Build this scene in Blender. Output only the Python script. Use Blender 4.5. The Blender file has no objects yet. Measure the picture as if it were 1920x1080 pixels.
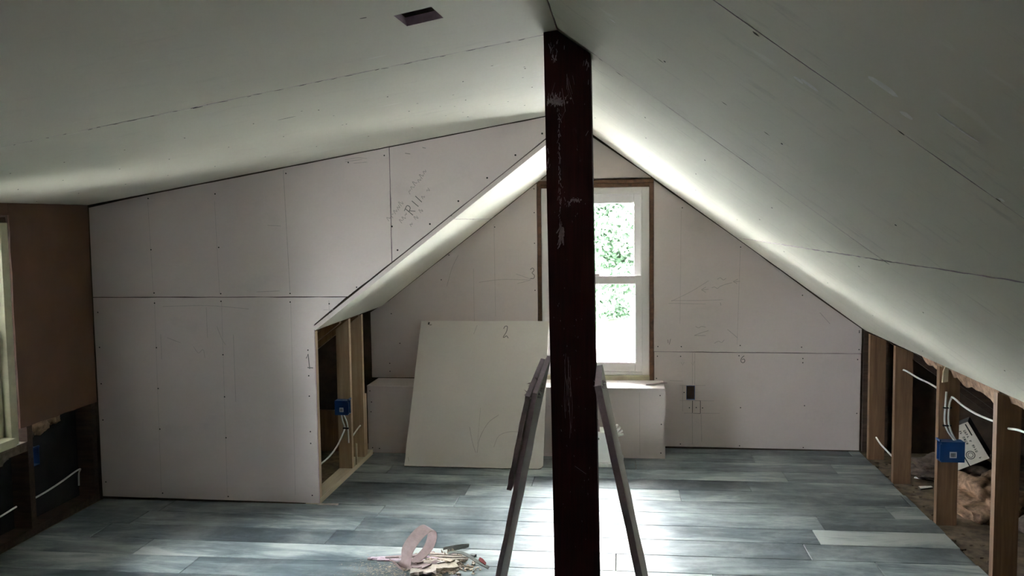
import bpy, bmesh, math, random
from mathutils import Vector, Matrix, noise

random.seed(7)
scene = bpy.context.scene
col = scene.collection

# ------------------------------------------------------------------ camera
YAW, PITCH, ROLL, CAM_H, FOCAL_PX = 0.1211025, 0.0752872, -0.0123427, 1.6442884, 1673.3235
fwd = Vector((-math.sin(YAW) * math.cos(PITCH), math.cos(YAW) * math.cos(PITCH), -math.sin(PITCH)))
rgt = Vector((math.cos(YAW), math.sin(YAW), 0))
upv = rgt.cross(fwd)
r2 = rgt * math.cos(ROLL) + upv * math.sin(ROLL)
u2 = -rgt * math.sin(ROLL) + upv * math.cos(ROLL)
cam_data = bpy.data.cameras.new('camera')
cam_data.sensor_fit = 'HORIZONTAL'
cam_data.sensor_width = 36.0
cam_data.lens = FOCAL_PX / 1920 * 36.0
cam_data.clip_start = 0.05
cam_data.clip_end = 500
cam = bpy.data.objects.new('camera', cam_data)
col.objects.link(cam)
cam.matrix_world = Matrix(((r2.x, u2.x, -fwd.x, 0), (r2.y, u2.y, -fwd.y, 0), (r2.z, u2.z, -fwd.z, CAM_H), (0, 0, 0, 1)))
scene.camera = cam

# ------------------------------------------------------------------ sky, sun, exposure
SKY_STRENGTH = 40.0
SUN_STRENGTH = 22.0
world = bpy.data.worlds.new('overcast_sky')
scene.world = world
world.use_nodes = True
bgn = world.node_tree.nodes['Background']
bgn.inputs['Color'].default_value = (0.95, 0.98, 1.0, 1)
bgn.inputs['Strength'].default_value = SKY_STRENGTH
sun_data = bpy.data.lights.new('sun_offscreen', 'SUN')
sun_data.energy = SUN_STRENGTH
sun_data.angle = math.radians(3)
sun_data.color = (1.0, 0.95, 0.86)
sun = bpy.data.objects.new('sun_offscreen', sun_data)
col.objects.link(sun)
sun.location = (20, -6, 30)
sun.rotation_euler = Vector((-0.75, 0.22, -1.0)).to_track_quat('-Z', 'Y').to_euler()
scene.view_settings.view_transform = 'Standard'
scene.view_settings.look = 'None'
scene.view_settings.gamma = 1.0
scene.view_settings.use_curve_mapping = False
scene.view_settings.exposure = 1.4
scene.cycles.max_bounces = 14
scene.cycles.diffuse_bounces = 9
scene.cycles.sample_clamp_indirect = 12.0

# ------------------------------------------------------------------ key dimensions (metres)
XL, XK, XR = -3.12, -1.757, 1.672         # dormer wall, left knee wall, right knee wall
XRIDGE, ZRIDGE = -0.197, 2.251
YC, YG, YF = 4.956, 6.405, -1.6           # dormer cheek wall, gable wall, wall behind the camera
M_R, M_D, M_L = -0.741, 0.166, 0.766
def z_right(x): return ZRIDGE + M_R * (x - XRIDGE)
def z_dormer(x): return ZRIDGE + M_D * (x - XRIDGE)
def z_left(x): return 1.022 + M_L * (x - XK)

# ------------------------------------------------------------------ material helpers
def new_mat(name):
    m = bpy.data.materials.new(name)
    m.use_nodes = True
    nt = m.node_tree
    b = nt.nodes['Principled BSDF']
    return m, nt, b

def N(nt, kind, **kw):
    n = nt.nodes.new(kind)
    for k, v in kw.items():
        setattr(n, k, v)
    return n

def ramp(nt, src, stops):
    n = nt.nodes.new('ShaderNodeValToRGB')
    e = n.color_ramp.elements
    e[0].position, e[0].color = stops[0][0], (*stops[0][1], 1)
    e[1].position, e[1].color = stops[-1][0], (*stops[-1][1], 1)
    for p, c in stops[1:-1]:
        q = e.new(p)
        q.color = (*c, 1)
    nt.links.new(src, n.inputs['Fac'])
    return n.outputs['Color']

def noise_tex(nt, scale=5, detail=4, rough=0.55, stretch=(1, 1, 1), rot=(0, 0, 0), rand=False, dist=0.0):
    tc = N(nt, 'ShaderNodeTexCoord')
    mp = N(nt, 'ShaderNodeMapping')
    mp.inputs['Scale'].default_value = stretch
    mp.inputs['Rotation'].default_value = rot
    nt.links.new(tc.outputs['Object'], mp.inputs['Vector'])
    if rand:
        oi = N(nt, 'ShaderNodeObjectInfo')
        mu = N(nt, 'ShaderNodeMath', operation='MULTIPLY')
        mu.inputs[1].default_value = 60.0
        nt.links.new(oi.outputs['Random'], mu.inputs[0])
        nt.links.new(mu.outputs[0], mp.inputs['Location'])
    t = N(nt, 'ShaderNodeTexNoise')
    t.inputs['Scale'].default_value = scale
    t.inputs['Detail'].default_value = detail
    t.inputs['Roughness'].default_value = rough
    t.inputs['Distortion'].default_value = dist
    nt.links.new(mp.outputs['Vector'], t.inputs['Vector'])
    return t.outputs['Fac']

def mix(nt, fac, a, b, mode='MIX'):
    n = N(nt, 'ShaderNodeMix', data_type='RGBA', blend_type=mode)
    for sock, v in ((n.inputs[0], fac), (n.inputs[6], a), (n.inputs[7], b)):
        if hasattr(v, 'is_output'):
            nt.links.new(v, sock)
        elif isinstance(v, tuple):
            sock.default_value = (*v, 1)
        else:
            sock.default_value = v
    return n.outputs[2]

def bump(nt, b, src, strength=0.2, dist=0.002):
    n = N(nt, 'ShaderNodeBump')
    n.inputs['Strength'].default_value = strength
    n.inputs['Distance'].default_value = dist
    nt.links.new(src, n.inputs['Height'])
    nt.links.new(n.outputs['Normal'], b.inputs['Normal'])

def g(v): return (v, v, v)

def simple(name, c, rough=0.7, var=0.15, scale=20, stretch=(1, 1, 1), metallic=0.0, rand=False, bmp=0.0):
    m, nt, b = new_mat(name)
    n = noise_tex(nt, scale, 4, 0.6, stretch, rand=rand)
    c0 = tuple(x * (1 - var) for x in c)
    c1 = tuple(min(1, x * (1 + var)) for x in c)
    nt.links.new(ramp(nt, n, [(0.3, c0), (0.7, c1)]), b.inputs['Base Color'])
    b.inputs['Roughness'].default_value = rough
    b.inputs['Metallic'].default_value = metallic
    if bmp:
        bump(nt, b, n, bmp)
    return m

def drywall(name, c, streak_rot, streak, dark_amt=0.35, light=0.16):
    """paper faced board: cloudy tone, a few dark rub marks and pale scuffs drawn out along one direction"""
    m, nt, b = new_mat(name)
    cloud = noise_tex(nt, 1.3, 3, 0.5)
    base = ramp(nt, cloud, [(0.3, tuple(x * 0.94 for x in c)), (0.7, tuple(x * 1.04 for x in c))])
    rub = noise_tex(nt, 3.2, 6, 0.7, streak, streak_rot)
    rubm = ramp(nt, rub, [(0.57, g(0.0)), (0.74, g(dark_amt))])
    base = mix(nt, rubm, base, tuple(x * 0.55 for x in c))
    sc = noise_tex(nt, 2.6, 3, 0.5, streak, streak_rot, dist=0.3)
    scm = ramp(nt, sc, [(0.70, g(0.0)), (0.75, g(light))])
    base = mix(nt, scm, base, (0.9, 0.88, 0.84))
    nt.links.new(base, b.inputs['Base Color'])
    b.inputs['Roughness'].default_value = 0.72
    b.inputs['Specular IOR Level'].default_value = 0.25
    bump(nt, b, noise_tex(nt, 260, 2, 0.5), 0.06, 0.0006)
    return m

def wood(name, dark, pale, stretch, rough=0.65, knots=True, rand=True):
    m, nt, b = new_mat(name)
    gr = noise_tex(nt, 9, 6, 0.65, stretch, rand=rand, dist=0.6)
    c = ramp(nt, gr, [(0.28, dark), (0.55, tuple((a + d) / 2 for a, d in zip(dark, pale))), (0.75, pale)])
    nt.links.new(c, b.inputs['Base Color'])
    b.inputs['Roughness'].default_value = rough
    bump(nt, b, gr, 0.25, 0.0015)
    return m

# ------------------------------------------------------------------ materials
RS_ROT = (0, math.atan(0.741) * -1.0, 0)
M = {}
M['wall_board'] = drywall('pinkish_wall_drywall', (0.70, 0.625, 0.61), (0, 0, 0), (1.0, 1.0, 1.6), 0.16, 0.05)
M['ceil_right'] = drywall('greenish_drywall_right', (0.73, 0.695, 0.60), (0, 0.64, 0), (1.2, 4.5, 2.2), 0.45, 0.30)
M['ceil_left'] = drywall('greenish_drywall_left', (0.73, 0.695, 0.60), (0, 0, 0), (1.2, 4.5, 1.2), 0.22, 0.30)
M['sheet'] = drywall('loose_sheet_drywall', (0.69, 0.65, 0.62), (0, 0, 0), (1.0, 1.0, 1.0), 0.12, 0.08)
M['gypsum'] = simple('mauve_gypsum_core', (0.54, 0.425, 0.495), 0.85, 0.12, 90, bmp=0.4)
M['gap'] = simple('old_dark_framing', (0.07, 0.05, 0.038), 0.9, 0.4, 8)
M['pine'] = wood('new_pine', (0.42, 0.28, 0.18), (0.60, 0.44, 0.30), (5, 5, 0.35))
M['pine_pale'] = wood('pale_pine', (0.55, 0.46, 0.33), (0.70, 0.62, 0.47), (5, 0.4, 5))
M['old_stud'] = wood('old_brown_stud', (0.13, 0.07, 0.04), (0.27, 0.16, 0.09), (5, 5, 0.3))
M['old_edge'] = wood('old_honey_pine', (0.17, 0.095, 0.045), (0.30, 0.18, 0.085), (5, 5, 0.3))
M['dark_board'] = wood('dark_old_board', (0.035, 0.022, 0.016), (0.09, 0.055, 0.04), (0.5, 5, 5), 0.9)
M['roof_deck'] = wood('roof_deck_boards', (0.06, 0.035, 0.02), (0.16, 0.10, 0.06), (5, 0.4, 5), 0.8)
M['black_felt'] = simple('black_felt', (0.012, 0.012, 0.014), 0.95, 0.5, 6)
M['hardboard'] = simple('brown_hardboard', (0.125, 0.06, 0.036), 0.6, 0.22, 2.2)
M['cream'] = simple('aged_cream_paint', (0.50, 0.47, 0.33), 0.5, 0.15, 14)
M['vinyl'] = simple('white_vinyl', (0.90, 0.875, 0.88), 0.35, 0.03, 5)
M['rough_brown'] = wood('rough_brown_lumber', (0.045, 0.02, 0.010), (0.19, 0.09, 0.045), (3, 3, 3))
M['subfloor'] = simple('dusty_subfloor', (0.16, 0.12, 0.085), 0.9, 0.5, 16, bmp=0.5)
M['blue'] = simple('blue_plastic', (0.010, 0.07, 0.24), 0.4, 0.1, 8)
M['label_white'] = simple('white_sticker', (0.75, 0.75, 0.75), 0.5, 0.05, 30)
M['ink'] = simple('black_ink', (0.02, 0.02, 0.02), 0.7, 0.2, 30)
M['pencil'] = simple('pencil_graphite', (0.13, 0.12, 0.12), 0.6, 0.3, 60)
M['pencil_faint'] = simple('faint_pencil', (0.45, 0.405, 0.395), 0.7, 0.15, 60)
M['pencil_mid'] = simple('light_pencil', (0.30, 0.275, 0.27), 0.7, 0.2, 60)
M['screw'] = simple('black_screw', (0.012, 0.012, 0.012), 0.4, 0.3, 60, metallic=0.3)
M['cable'] = simple('white_cable_sheath', (0.72, 0.72, 0.70), 0.4, 0.05, 20)
M['black_plastic'] = simple('black_plastic', (0.012, 0.012, 0.013), 0.4, 0.2, 20)
M['insulation'] = simple('tan_insulation', (0.33, 0.21, 0.14), 0.95, 0.55, 26, bmp=1.0)
M['dark_insulation'] = simple('grey_dusty_insulation', (0.10, 0.075, 0.06), 0.95, 0.6, 22, bmp=1.0)
M['carton'] = simple('off_white_carton', (0.66, 0.62, 0.55), 0.7, 0.08, 10)
M['carton_dark'] = simple('dark_carton_side', (0.05, 0.055, 0.06), 0.7, 0.2, 8)
M['paper_brown'] = simple('mauve_face_paper', (0.34, 0.255, 0.255), 0.85, 0.12, 40)
M['paper_pale'] = simple('torn_pale_paper', (0.52, 0.45, 0.40), 0.9, 0.2, 60, bmp=0.3)
M['grey_paper'] = simple('grey_edge_tape', (0.17, 0.18, 0.17), 0.6, 0.2, 40)
M['red'] = simple('dull_red', (0.25, 0.02, 0.035), 0.6, 0.2, 40)
M['crumb'] = simple('gypsum_crumbs', (0.50, 0.43, 0.35), 0.95, 0.2, 120)
M['dust'] = simple('gypsum_dust', (0.36, 0.32, 0.27), 0.95, 0.3, 60)
M['chalk'] = simple('chalky_scrape', (0.46, 0.35, 0.39), 0.9, 0.3, 60)
M['tear_dull'] = simple('scuffed_paper', (0.80, 0.76, 0.70), 0.9, 0.08, 40)
M['tear'] = simple('torn_white_paper', (0.85, 0.83, 0.80), 0.9, 0.1, 40)
M['gouge'] = simple('dark_gouge', (0.06, 0.05, 0.045), 0.9, 0.4, 60)
M['metal_white'] = simple('white_enamel', (0.90, 0.90, 0.88), 0.3, 0.05, 10)
M['silver'] = simple('bright_tin', (0.75, 0.75, 0.75), 0.3, 0.08, 30, metallic=0.8)
M['leaf'] = simple('green_leaves', (0.022, 0.050, 0.024), 0.9, 0.6, 1.2)
M['leaf_pale'] = simple('pale_green_leaves', (0.034, 0.068, 0.034), 0.9, 0.5, 1.2)
M['bark'] = simple('grey_bark', (0.07, 0.06, 0.05), 0.9, 0.4, 6)
M['gravel'] = simple('pale_gravel', (0.48, 0.48, 0.465), 0.95, 0.1, 3)
M['grass'] = simple('mown_grass', (0.06, 0.10, 0.04), 0.95, 0.3, 3)
M['shingle'] = simple('grey_shingle', (0.12, 0.12, 0.12), 0.9, 0.3, 30)

# post: dark maroon varnish, faint vertical grain, chalky scrapes
m, nt, b = new_mat('maroon_varnish')
gr = noise_tex(nt, 14, 6, 0.6, (6, 6, 0.35))
base = ramp(nt, gr, [(0.3, (0.030, 0.0075, 0.0085)), (0.7, (0.072, 0.018, 0.0185))])
sc = noise_tex(nt, 6, 7, 0.75, (3.0, 3.0, 1.1), dist=0.6)
area = noise_tex(nt, 1.9, 2, 0.5, (2.2, 2.2, 1.0))
mm = N(nt, 'ShaderNodeMath', operation='MULTIPLY')
nt.links.new(ramp(nt, sc, [(0.60, g(0)), (0.72, g(1))]), mm.inputs[0])
nt.links.new(ramp(nt, area, [(0.52, g(0)), (0.68, g(0.6))]), mm.inputs[1])
base = mix(nt, mm.outputs[0], base, (0.40, 0.29, 0.32))
nt.links.new(base, b.inputs['Base Color'])
b.inputs['Roughness'].default_value = 0.72
b.inputs['Specular IOR Level'].default_value = 0.2
bump(nt, b, gr, 0.12, 0.001)
M['post'] = m

# laminate plank: slate blue grey, limed streaks along the board, film of drywall dust
m, nt, b = new_mat('slate_laminate')
st0 = noise_tex(nt, 3.0, 7, 0.70, (0.6, 2.6, 1), rand=True, dist=1.2)
st1 = noise_tex(nt, 1.6, 5, 0.6, (0.9, 2.4, 1), rand=True, dist=0.3)
avg = N(nt, 'ShaderNodeMix')
avg.inputs[0].default_value = 0.5
nt.links.new(st0, avg.inputs[2]); nt.links.new(st1, avg.inputs[3])
st = avg.outputs[0]
oi = N(nt, 'ShaderNodeAttribute', attribute_type='OBJECT', attribute_name='tone')
ad = N(nt, 'ShaderNodeMath', operation='MULTIPLY_ADD')
ad.inputs[1].default_value = 0.26
ad.inputs[2].default_value = -0.13
nt.links.new(oi.outputs['Fac'], ad.inputs[0])
ad2 = N(nt, 'ShaderNodeMath', operation='ADD')
nt.links.new(st, ad2.inputs[0])
nt.links.new(ad.outputs[0], ad2.inputs[1])
base = ramp(nt, ad2.outputs[0], [(0.36, (0.020, 0.031, 0.040)), (0.46, (0.065, 0.09, 0.103)), (0.55, (0.17, 0.21, 0.22)), (0.66, (0.44, 0.475, 0.46))])
tcd = N(nt, 'ShaderNodeNewGeometry')
du = N(nt, 'ShaderNodeTexNoise')
du.inputs['Scale'].default_value = 2.3
du.inputs['Detail'].default_value = 7
du.inputs['Roughness'].default_value = 0.7
nt.links.new(tcd.outputs['Position'], du.inputs['Vector'])
dm = ramp(nt, du.outputs['Fac'], [(0.45, g(0.02)), (0.78, g(0.55))])
base = mix(nt, dm, base, (0.52, 0.55, 0.54))
nt.links.new(base, b.inputs['Base Color'])
rr = ramp(nt, du.outputs['Fac'], [(0.35, g(0.36)), (0.75, g(0.58))])
nt.links.new(rr, b.inputs['Roughness'])
bump(nt, b, st, 0.08, 0.001)
M['plank'] = m

# window glass: thin pane, mostly clear with a mirror film
m, nt, b = new_mat('window_glass')
nt.nodes.remove(b)
tr = N(nt, 'ShaderNodeBsdfTransparent')
tr.inputs['Color'].default_value = (0.97, 0.98, 0.98, 1)
gl = N(nt, 'ShaderNodeBsdfGlossy')
gl.inputs['Roughness'].default_value = 0.02
fr = N(nt, 'ShaderNodeFresnel')
fr.inputs['IOR'].default_value = 1.45
mx = N(nt, 'ShaderNodeMixShader')
nt.links.new(fr.outputs[0], mx.inputs[0])
nt.links.new(tr.outputs[0], mx.inputs[1])
nt.links.new(gl.outputs[0], mx.inputs[2])
nt.links.new(mx.outputs[0], nt.nodes['Material Output'].inputs['Surface'])
M['glass'] = m

# ------------------------------------------------------------------ mesh helpers
def link_mesh(name, bm, mat, parent=None, loc=None, smooth=False):
    me = bpy.data.meshes.new(name)
    bmesh.ops.recalc_face_normals(bm, faces=bm.faces[:])
    bm.to_mesh(me)
    bm.free()
    for mt in (mat if isinstance(mat, (list, tuple)) else [mat]):
        me.materials.append(M[mt])
    if smooth:
        for f in me.polygons:
            f.use_smooth = True
    o = bpy.data.objects.new(name, me)
    col.objects.link(o)
    if loc is not None:
        o.location = loc
    if parent is not None:
        o.parent = parent
    if name in ('pencil_line', 'gouge_mark', 'paper_tear', 'cut_line', 'printing', 'barcode', 'pencil_tick', 'branches', 'base'):
        o['kind'] = 'stuff'
    return o

def tag(o, label=None, cat=None, group=None, kind=None):
    if label: o['label'] = label
    if cat: o['category'] = cat
    if group: o['group'] = group
    if kind: o['kind'] = kind
    return o

def thing(name, loc, label, cat, group=None, rot=(0, 0, 0), kind=None):
    o = bpy.data.objects.new(name, None)
    o.empty_display_size = 0.1
    col.objects.link(o)
    o.location = loc
    o.rotation_euler = rot
    return tag(o, label, cat, group, kind)

def prism(bm, poly, vec, side_mat=0, cap_mat=0):
    vec = Vector(vec)
    a = [bm.verts.new(p) for p in poly]
    c = [bm.verts.new(Vector(p) + vec) for p in poly]
    f = bm.faces.new(a); f.material_index = cap_mat
    f = bm.faces.new(c[::-1]); f.material_index = cap_mat
    n = len(a)
    for i in range(n):
        f = bm.faces.new((a[i], a[(i + 1) % n], c[(i + 1) % n], c[i]))
        f.material_index = side_mat

def box(bm, x0, x1, y0, y1, z0, z1, mat=0):
    before = len(bm.faces)
    prism(bm, [(x0, y0, z0), (x1, y0, z0), (x1, y1, z0), (x0, y1, z0)], (0, 0, z1 - z0), mat, mat)

def bevel_box(bm, x0, x1, y0, y1, z0, z1, r):
    t = bmesh.new()
    box(t, x0, x1, y0, y1, z0, z1)
    bmesh.ops.bevel(t, geom=t.edges[:], offset=r, segments=2, affect='EDGES', profile=0.6)
    me = bpy.data.meshes.new('tmp')
    t.to_mesh(me); t.free()
    bm.from_mesh(me)
    bpy.data.meshes.remove(me)

def box_obj(name, x0, x1, y0, y1, z0, z1, mat, parent=None, r=0.0, loc=None):
    bm = bmesh.new()
    if r: bevel_box(bm, x0, x1, y0, y1, z0, z1, r)
    else: box(bm, x0, x1, y0, y1, z0, z1)
    return link_mesh(name, bm, mat, parent, loc)

def tube(bm, pts, rad, seg=8, flat=1.0):
    pts = [Vector(p) for p in pts]
    rings = []
    for i, p in enumerate(pts):
        t = (pts[min(i + 1, len(pts) - 1)] - pts[max(i - 1, 0)]).normalized()
        ref = Vector((0, 0, 1)) if abs(t.z) < 0.9 else Vector((1, 0, 0))
        s = t.cross(ref).normalized()
        w = s.cross(t).normalized()
        r = rad[i] if isinstance(rad, (list, tuple)) else rad
        rings.append([bm.verts.new(p + s * math.cos(k * 2 * math.pi / seg) * r * flat + w * math.sin(k * 2 * math.pi / seg) * r) for k in range(seg)])
    for a, c in zip(rings, rings[1:]):
        for k in range(seg):
            bm.faces.new((a[k], a[(k + 1) % seg], c[(k + 1) % seg], c[k]))
    bm.faces.new(rings[0]); bm.faces.new(rings[-1][::-1])

def spline(pts, n=8):
    """Catmull-Rom through pts"""
    P = [Vector(p) for p in pts]
    P = [P[0] * 2 - P[1]] + P + [P[-1] * 2 - P[-2]]
    out = []
    for i in range(1, len(P) - 2):
        for k in range(n):
            t = k / n
            out.append(0.5 * ((2 * P[i]) + (P[i + 1] - P[i - 1]) * t + (2 * P[i - 1] - 5 * P[i] + 4 * P[i + 1] - P[i + 2]) * t * t + (3 * P[i] - P[i - 1] - 3 * P[i + 1] + P[i + 2]) * t ** 3))
    out.append(P[-2])
    return out

def stroke(bm, pts2, frame, w=0.004, h=0.0006):
    """flat pencil line: pts2 in the (u, v) of frame = (origin, u axis, v axis, normal)"""
    o, u, v, n = frame
    pts = [Vector((a, c)) for a, c in pts2]
    L, R = [], []
    for i, p in enumerate(pts):
        t = (pts[min(i + 1, len(pts) - 1)] - pts[max(i - 1, 0)])
        t = t.normalized() if t.length > 1e-9 else Vector((1, 0))
        s = Vector((-t.y, t.x)) * w / 2
        for q, lst in ((p + s, L), (p - s, R)):
            lst.append(bm.verts.new(o + u * q.x + v * q.y + n * h))
    for i in range(len(pts) - 1):
        bm.faces.new((L[i], R[i], R[i + 1], L[i + 1]))

def curve2(pts, n=6):
    return [(p.x, p.y) for p in spline([(a, c, 0) for a, c in pts], n)]

def discs(bm, pts2, frame, r=0.0042, seg=8, h=0.0012):
    o, u, v, n = frame
    for a, c in pts2:
        ctr = o + u * a + v * c
        top = [bm.verts.new(ctr + u * math.cos(k * 2 * math.pi / seg) * r + v * math.sin(k * 2 * math.pi / seg) * r + n * h) for k in range(seg)]
        low = [bm.verts.new(ctr + u * math.cos(k * 2 * math.pi / seg) * r + v * math.sin(k * 2 * math.pi / seg) * r - n * 0.001) for k in range(seg)]
        bm.faces.new(top)
        for k in range(seg):
            bm.faces.new((low[k], low[(k + 1) % seg], top[(k + 1) % seg], top[k]))

def rough_poly(poly, step=0.05, amp=0.0015, seed=0):
    """break the straight sides of a 2D outline into slightly ragged ones"""
    rnd = random.Random(seed)
    out = []
    n = len(poly)
    for i in range(n):
        a, c = Vector(poly[i]), Vector(poly[(i + 1) % n])
        k = max(1, int((c - a).length / step))
        nn = Vector((-(c - a).y, (c - a).x)).normalized()
        for j in range(k):
            p = a.lerp(c, j / k)
            if j: p = p + nn * rnd.uniform(-amp, amp)
            out.append((p.x, p.y))
    return out

FR_Y = lambda y: (Vector((0, y, 0)), Vector((1, 0, 0)), Vector((0, 0, 1)), Vector((0, -1, 0)))

def wall_panel(parent, poly_xz, y, mat='wall_board', t=0.0127, name='drywall_panel', seed=0):
    bm = bmesh.new()
    pr = rough_poly(poly_xz, 0.08, 0.0012, seed)
    prism(bm, [(a, y, c) for a, c in pr], (0, t, 0), 1, 0)
    return link_mesh(name, bm, [mat, 'gypsum'], parent)

# ------------------------------------------------------------------ FLOOR
floor = box_obj('floor', -3.30, 2.95, YF - 0.2, YG + 0.2, -0.22, -0.011, 'subfloor')
tag(floor, 'attic floor of slate grey laminate planks over dusty subfloor', 'floor', kind='structure')
ROW0, ROWH = 4.32, 0.216
joints = {3: [1.486, -0.963], 2: [1.066, -1.362], 1: [1.0, -1.418], 0: [0.91, -1.513], -1: [1.20, -0.025, -2.438], -2: [-0.791, 0.42], 6: [1.037], 4: [0.35], 5: [-0.55, 0.78], 7: [0.1], 8: [-0.6, 0.9], 9: [0.3]}
TONES = [(1, 1.0, 2, 1.0), (3, 1.486, 2, .95), (2, 1.066, 2, .25), (0, .91, 2, .40), (-1, -2.438, -.9, .70)]
rnd = random.Random(3)
for row in range(-13, 10):
    y0, y1 = ROW0 + row * ROWH, ROW0 + (row + 1) * ROWH
    xa = XL + 0.012
    if y0 > YC - 0.02: xa = XK + 0.003
    y1c = min(y1, YG - 0.004)
    if y1c - y0 < 0.03: continue
    xb = XR - 0.004 + rnd.uniform(-0.012, 0.006)
    js = sorted(joints.get(row, [rnd.uniform(-1.2, 0.8)]))
    full = []
    x = js[0]
    while x > xa: full.append(x); x -= 1.285
    for a in js[1:]: full.append(a)
    x = js[-1] + 1.285
    while x < xb: full.append(x); x += 1.285
    full = [v for v in full if xa + 0.08 < v < xb - 0.03]
    cuts = [xa] + sorted(full) + [xb]
    for a, c in zip(cuts, cuts[1:]):
        if c - a < 0.03: continue
        # rows that run into the cheek wall stop at it
        if y1c > YC - 0.004 and y0 < YC - 0.02 and a < XK: y_end = YC - 0.004
        else: y_end = y1c
        cx, cy = (a + c) / 2, (y0 + y_end) / 2
        hx, hy = (c - a) / 2 - 0.0014, (y_end - y0) / 2 - 0.0019
        bm = bmesh.new()
        e = 0.0022
        lo = [bm.verts.new((sx * hx, sy * hy, -0.0105)) for sx, sy in ((-1, -1), (1, -1), (1, 1), (-1, 1))]
        mi = [bm.verts.new((sx * hx, sy * hy, -e * 0.6)) for sx, sy in ((-1, -1), (1, -1), (1, 1), (-1, 1))]
        hi = [bm.verts.new((sx * (hx - e), sy * (hy - e), 0)) for sx, sy in ((-1, -1), (1, -1), (1, 1), (-1, 1))]
        bm.faces.new(lo[::-1]); bm.faces.new(hi)
        for A, B in ((lo, mi), (mi, hi)):
            for k in range(4):
                bm.faces.new((A[k], A[(k + 1) % 4], B[(k + 1) % 4], B[k]))
        pk = link_mesh('plank', bm, 'plank', floor, (cx, cy, 0))
        tone = rnd.uniform(.25, .75)
        for (rw, u0, u1, tn) in TONES:
            if rw == row and u0 < cx < u1: tone = tn
        pk['tone'] = float(tone)

# ------------------------------------------------------------------ ROOF SHELL AND CEILINGS
def slope_pts(xa, xb, y0, y1, zf, off):
    return [(xa, y0, zf(xa) + off), (xb, y0, zf(xb) + off), (xb, y1, zf(xb) + off), (xa, y1, zf(xa) + off)]
TC = 0.024
bm = bmesh.new()
prism(bm, slope_pts(XRIDGE - 0.25, 2.98, YF - 0.2, YG + 0.35, z_right, 0.20), (0, 0, 0.06))
ceil_r = link_mesh('ceiling_right', bm, 'roof_deck')
tag(ceil_r, 'steep sloped ceiling of greenish drywall sheets above the open knee wall', 'ceiling', kind='structure')
bm = bmesh.new()
prism(bm, slope_pts(-3.40, XRIDGE + 0.25, YF - 0.2, YC + 0.1, z_dormer, 0.22), (0, 0, 0.06))
ceil_l = link_mesh('ceiling_left', bm, 'roof_deck')
tag(ceil_l, 'low sloped dormer ceiling of greenish drywall with square cutout', 'ceiling', kind='structure')
bm = bmesh.new()
prism(bm, slope_pts(-3.42, XRIDGE + 0.25, YC + 0.02, YG + 0.35, z_left, 0.20), (0, 0, 0.06))
ceil_b = link_mesh('ceiling_back', bm, 'roof_deck')
tag(ceil_b, 'short bright sloped soffit behind the dormer wall beside the gable window', 'ceiling', kind='structure')

def slope_frame(zf, x0, m):
    u = Vector((1, 0, m)).normalized()
    v = Vector((0, 1, 0))
    n = Vector((m, 0, -1)).normalized()
    return (Vector((x0, 0, zf(x0))), u, v, n), math.sqrt(1 + m * m)

def slope_panel(parent, zf, m, xa, xb, y0, y1, mat, seed, holes=None, amp=0.002, nail_rows=(), edge='gypsum'):
    fr, k = slope_frame(zf, 0.0, m)
    o, u, v, n = fr
    up = -n * TC
    bm = bmesh.new()
    def P(x, y): return o + u * (x * k) + v * y
    if not holes:
        pr = rough_poly([(xa, y0), (xb, y0), (xb, y1), (xa, y1)], 0.045, amp, seed)
        prism(bm, [P(a, c) for a, c in pr], up, 1, 0)
    else:
        hx0, hx1, hy0, hy1 = holes
        sk = 0.006
        H = [(hx0, hy0 + sk), (hx1, hy0), (hx1 + 0.006, hy1 - sk), (hx0 + 0.004, hy1)]
        O = [(xa, y0), (xb, y0), (xb, y1), (xa, y1)]
        lo_o = [bm.verts.new(P(*q)) for q in O]; lo_h = [bm.verts.new(P(*q)) for q in H]
        hi_o = [bm.verts.new(P(*q) + up) for q in O]; hi_h = [bm.verts.new(P(*q) + up) for q in H]
        for i in range(4):
            j = (i + 1) % 4
            bm.faces.new((lo_o[i], lo_o[j], lo_h[j], lo_h[i]))
            bm.faces.new((hi_o[i], hi_h[i], hi_h[j], hi_o[j]))
            f = bm.faces.new((lo_o[i], hi_o[i], hi_o[j], lo_o[j])); f.material_index = 1
            f = bm.faces.new((lo_h[i], lo_h[j], hi_h[j], hi_h[i])); f.material_index = 1
    p = link_mesh('drywall_panel', bm, [mat, edge], parent)
    # fasteners
    bm = bmesh.new()
    pts = []
    for y in nail_rows:
        x = xa + 0.06
        while x < xb - 0.03:
            pts.append((x * k, y + random.uniform(-.01, .01)))
            x += 0.26 + random.uniform(-.04, .04)
    if pts:
        discs(bm, pts, (o, u, v, n), 0.0028)
        s = link_mesh('screw_heads', bm, 'gouge', p); tag(s, kind='stuff')
    else:
        bm.free()
    return p

gap = 0.0018
XS = 0.806                      # long seam of the right slope
def R_panel(xa, xb, y0, y1, seed, rows=()): return slope_panel(ceil_r, z_right, M_R, xa + gap, xb - gap, y0 + gap, y1 - gap, 'ceil_right', seed, nail_rows=rows)
R_panel(XRIDGE, XS, 5.78, YG - 0.002, 1)
R_panel(XS, XR + 0.015, 5.78, YG - 0.002, 2)
R_panel(XRIDGE, XS, 2.87, 5.78, 3, (3.5, 4.2, 5.0))
R_panel(XS, XR + 0.02, 1.9, 5.78, 4, (3.4, 4.9))
R_panel(XRIDGE, XS, 1.495, 2.87, 5, (2.22,))
R_panel(XRIDGE, XS, YF, 1.495, 6, (0.8,))
R_panel(XS, XR + 0.02, YF, 1.9, 7)
def D_panel(xa, xb, y0, y1, seed, rows=(), holes=None): return slope_panel(ceil_l, z_dormer, M_D, xa + gap, xb - gap, y0 + gap, y1 - gap, 'ceil_left', seed, holes, 0.003, rows)
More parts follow.
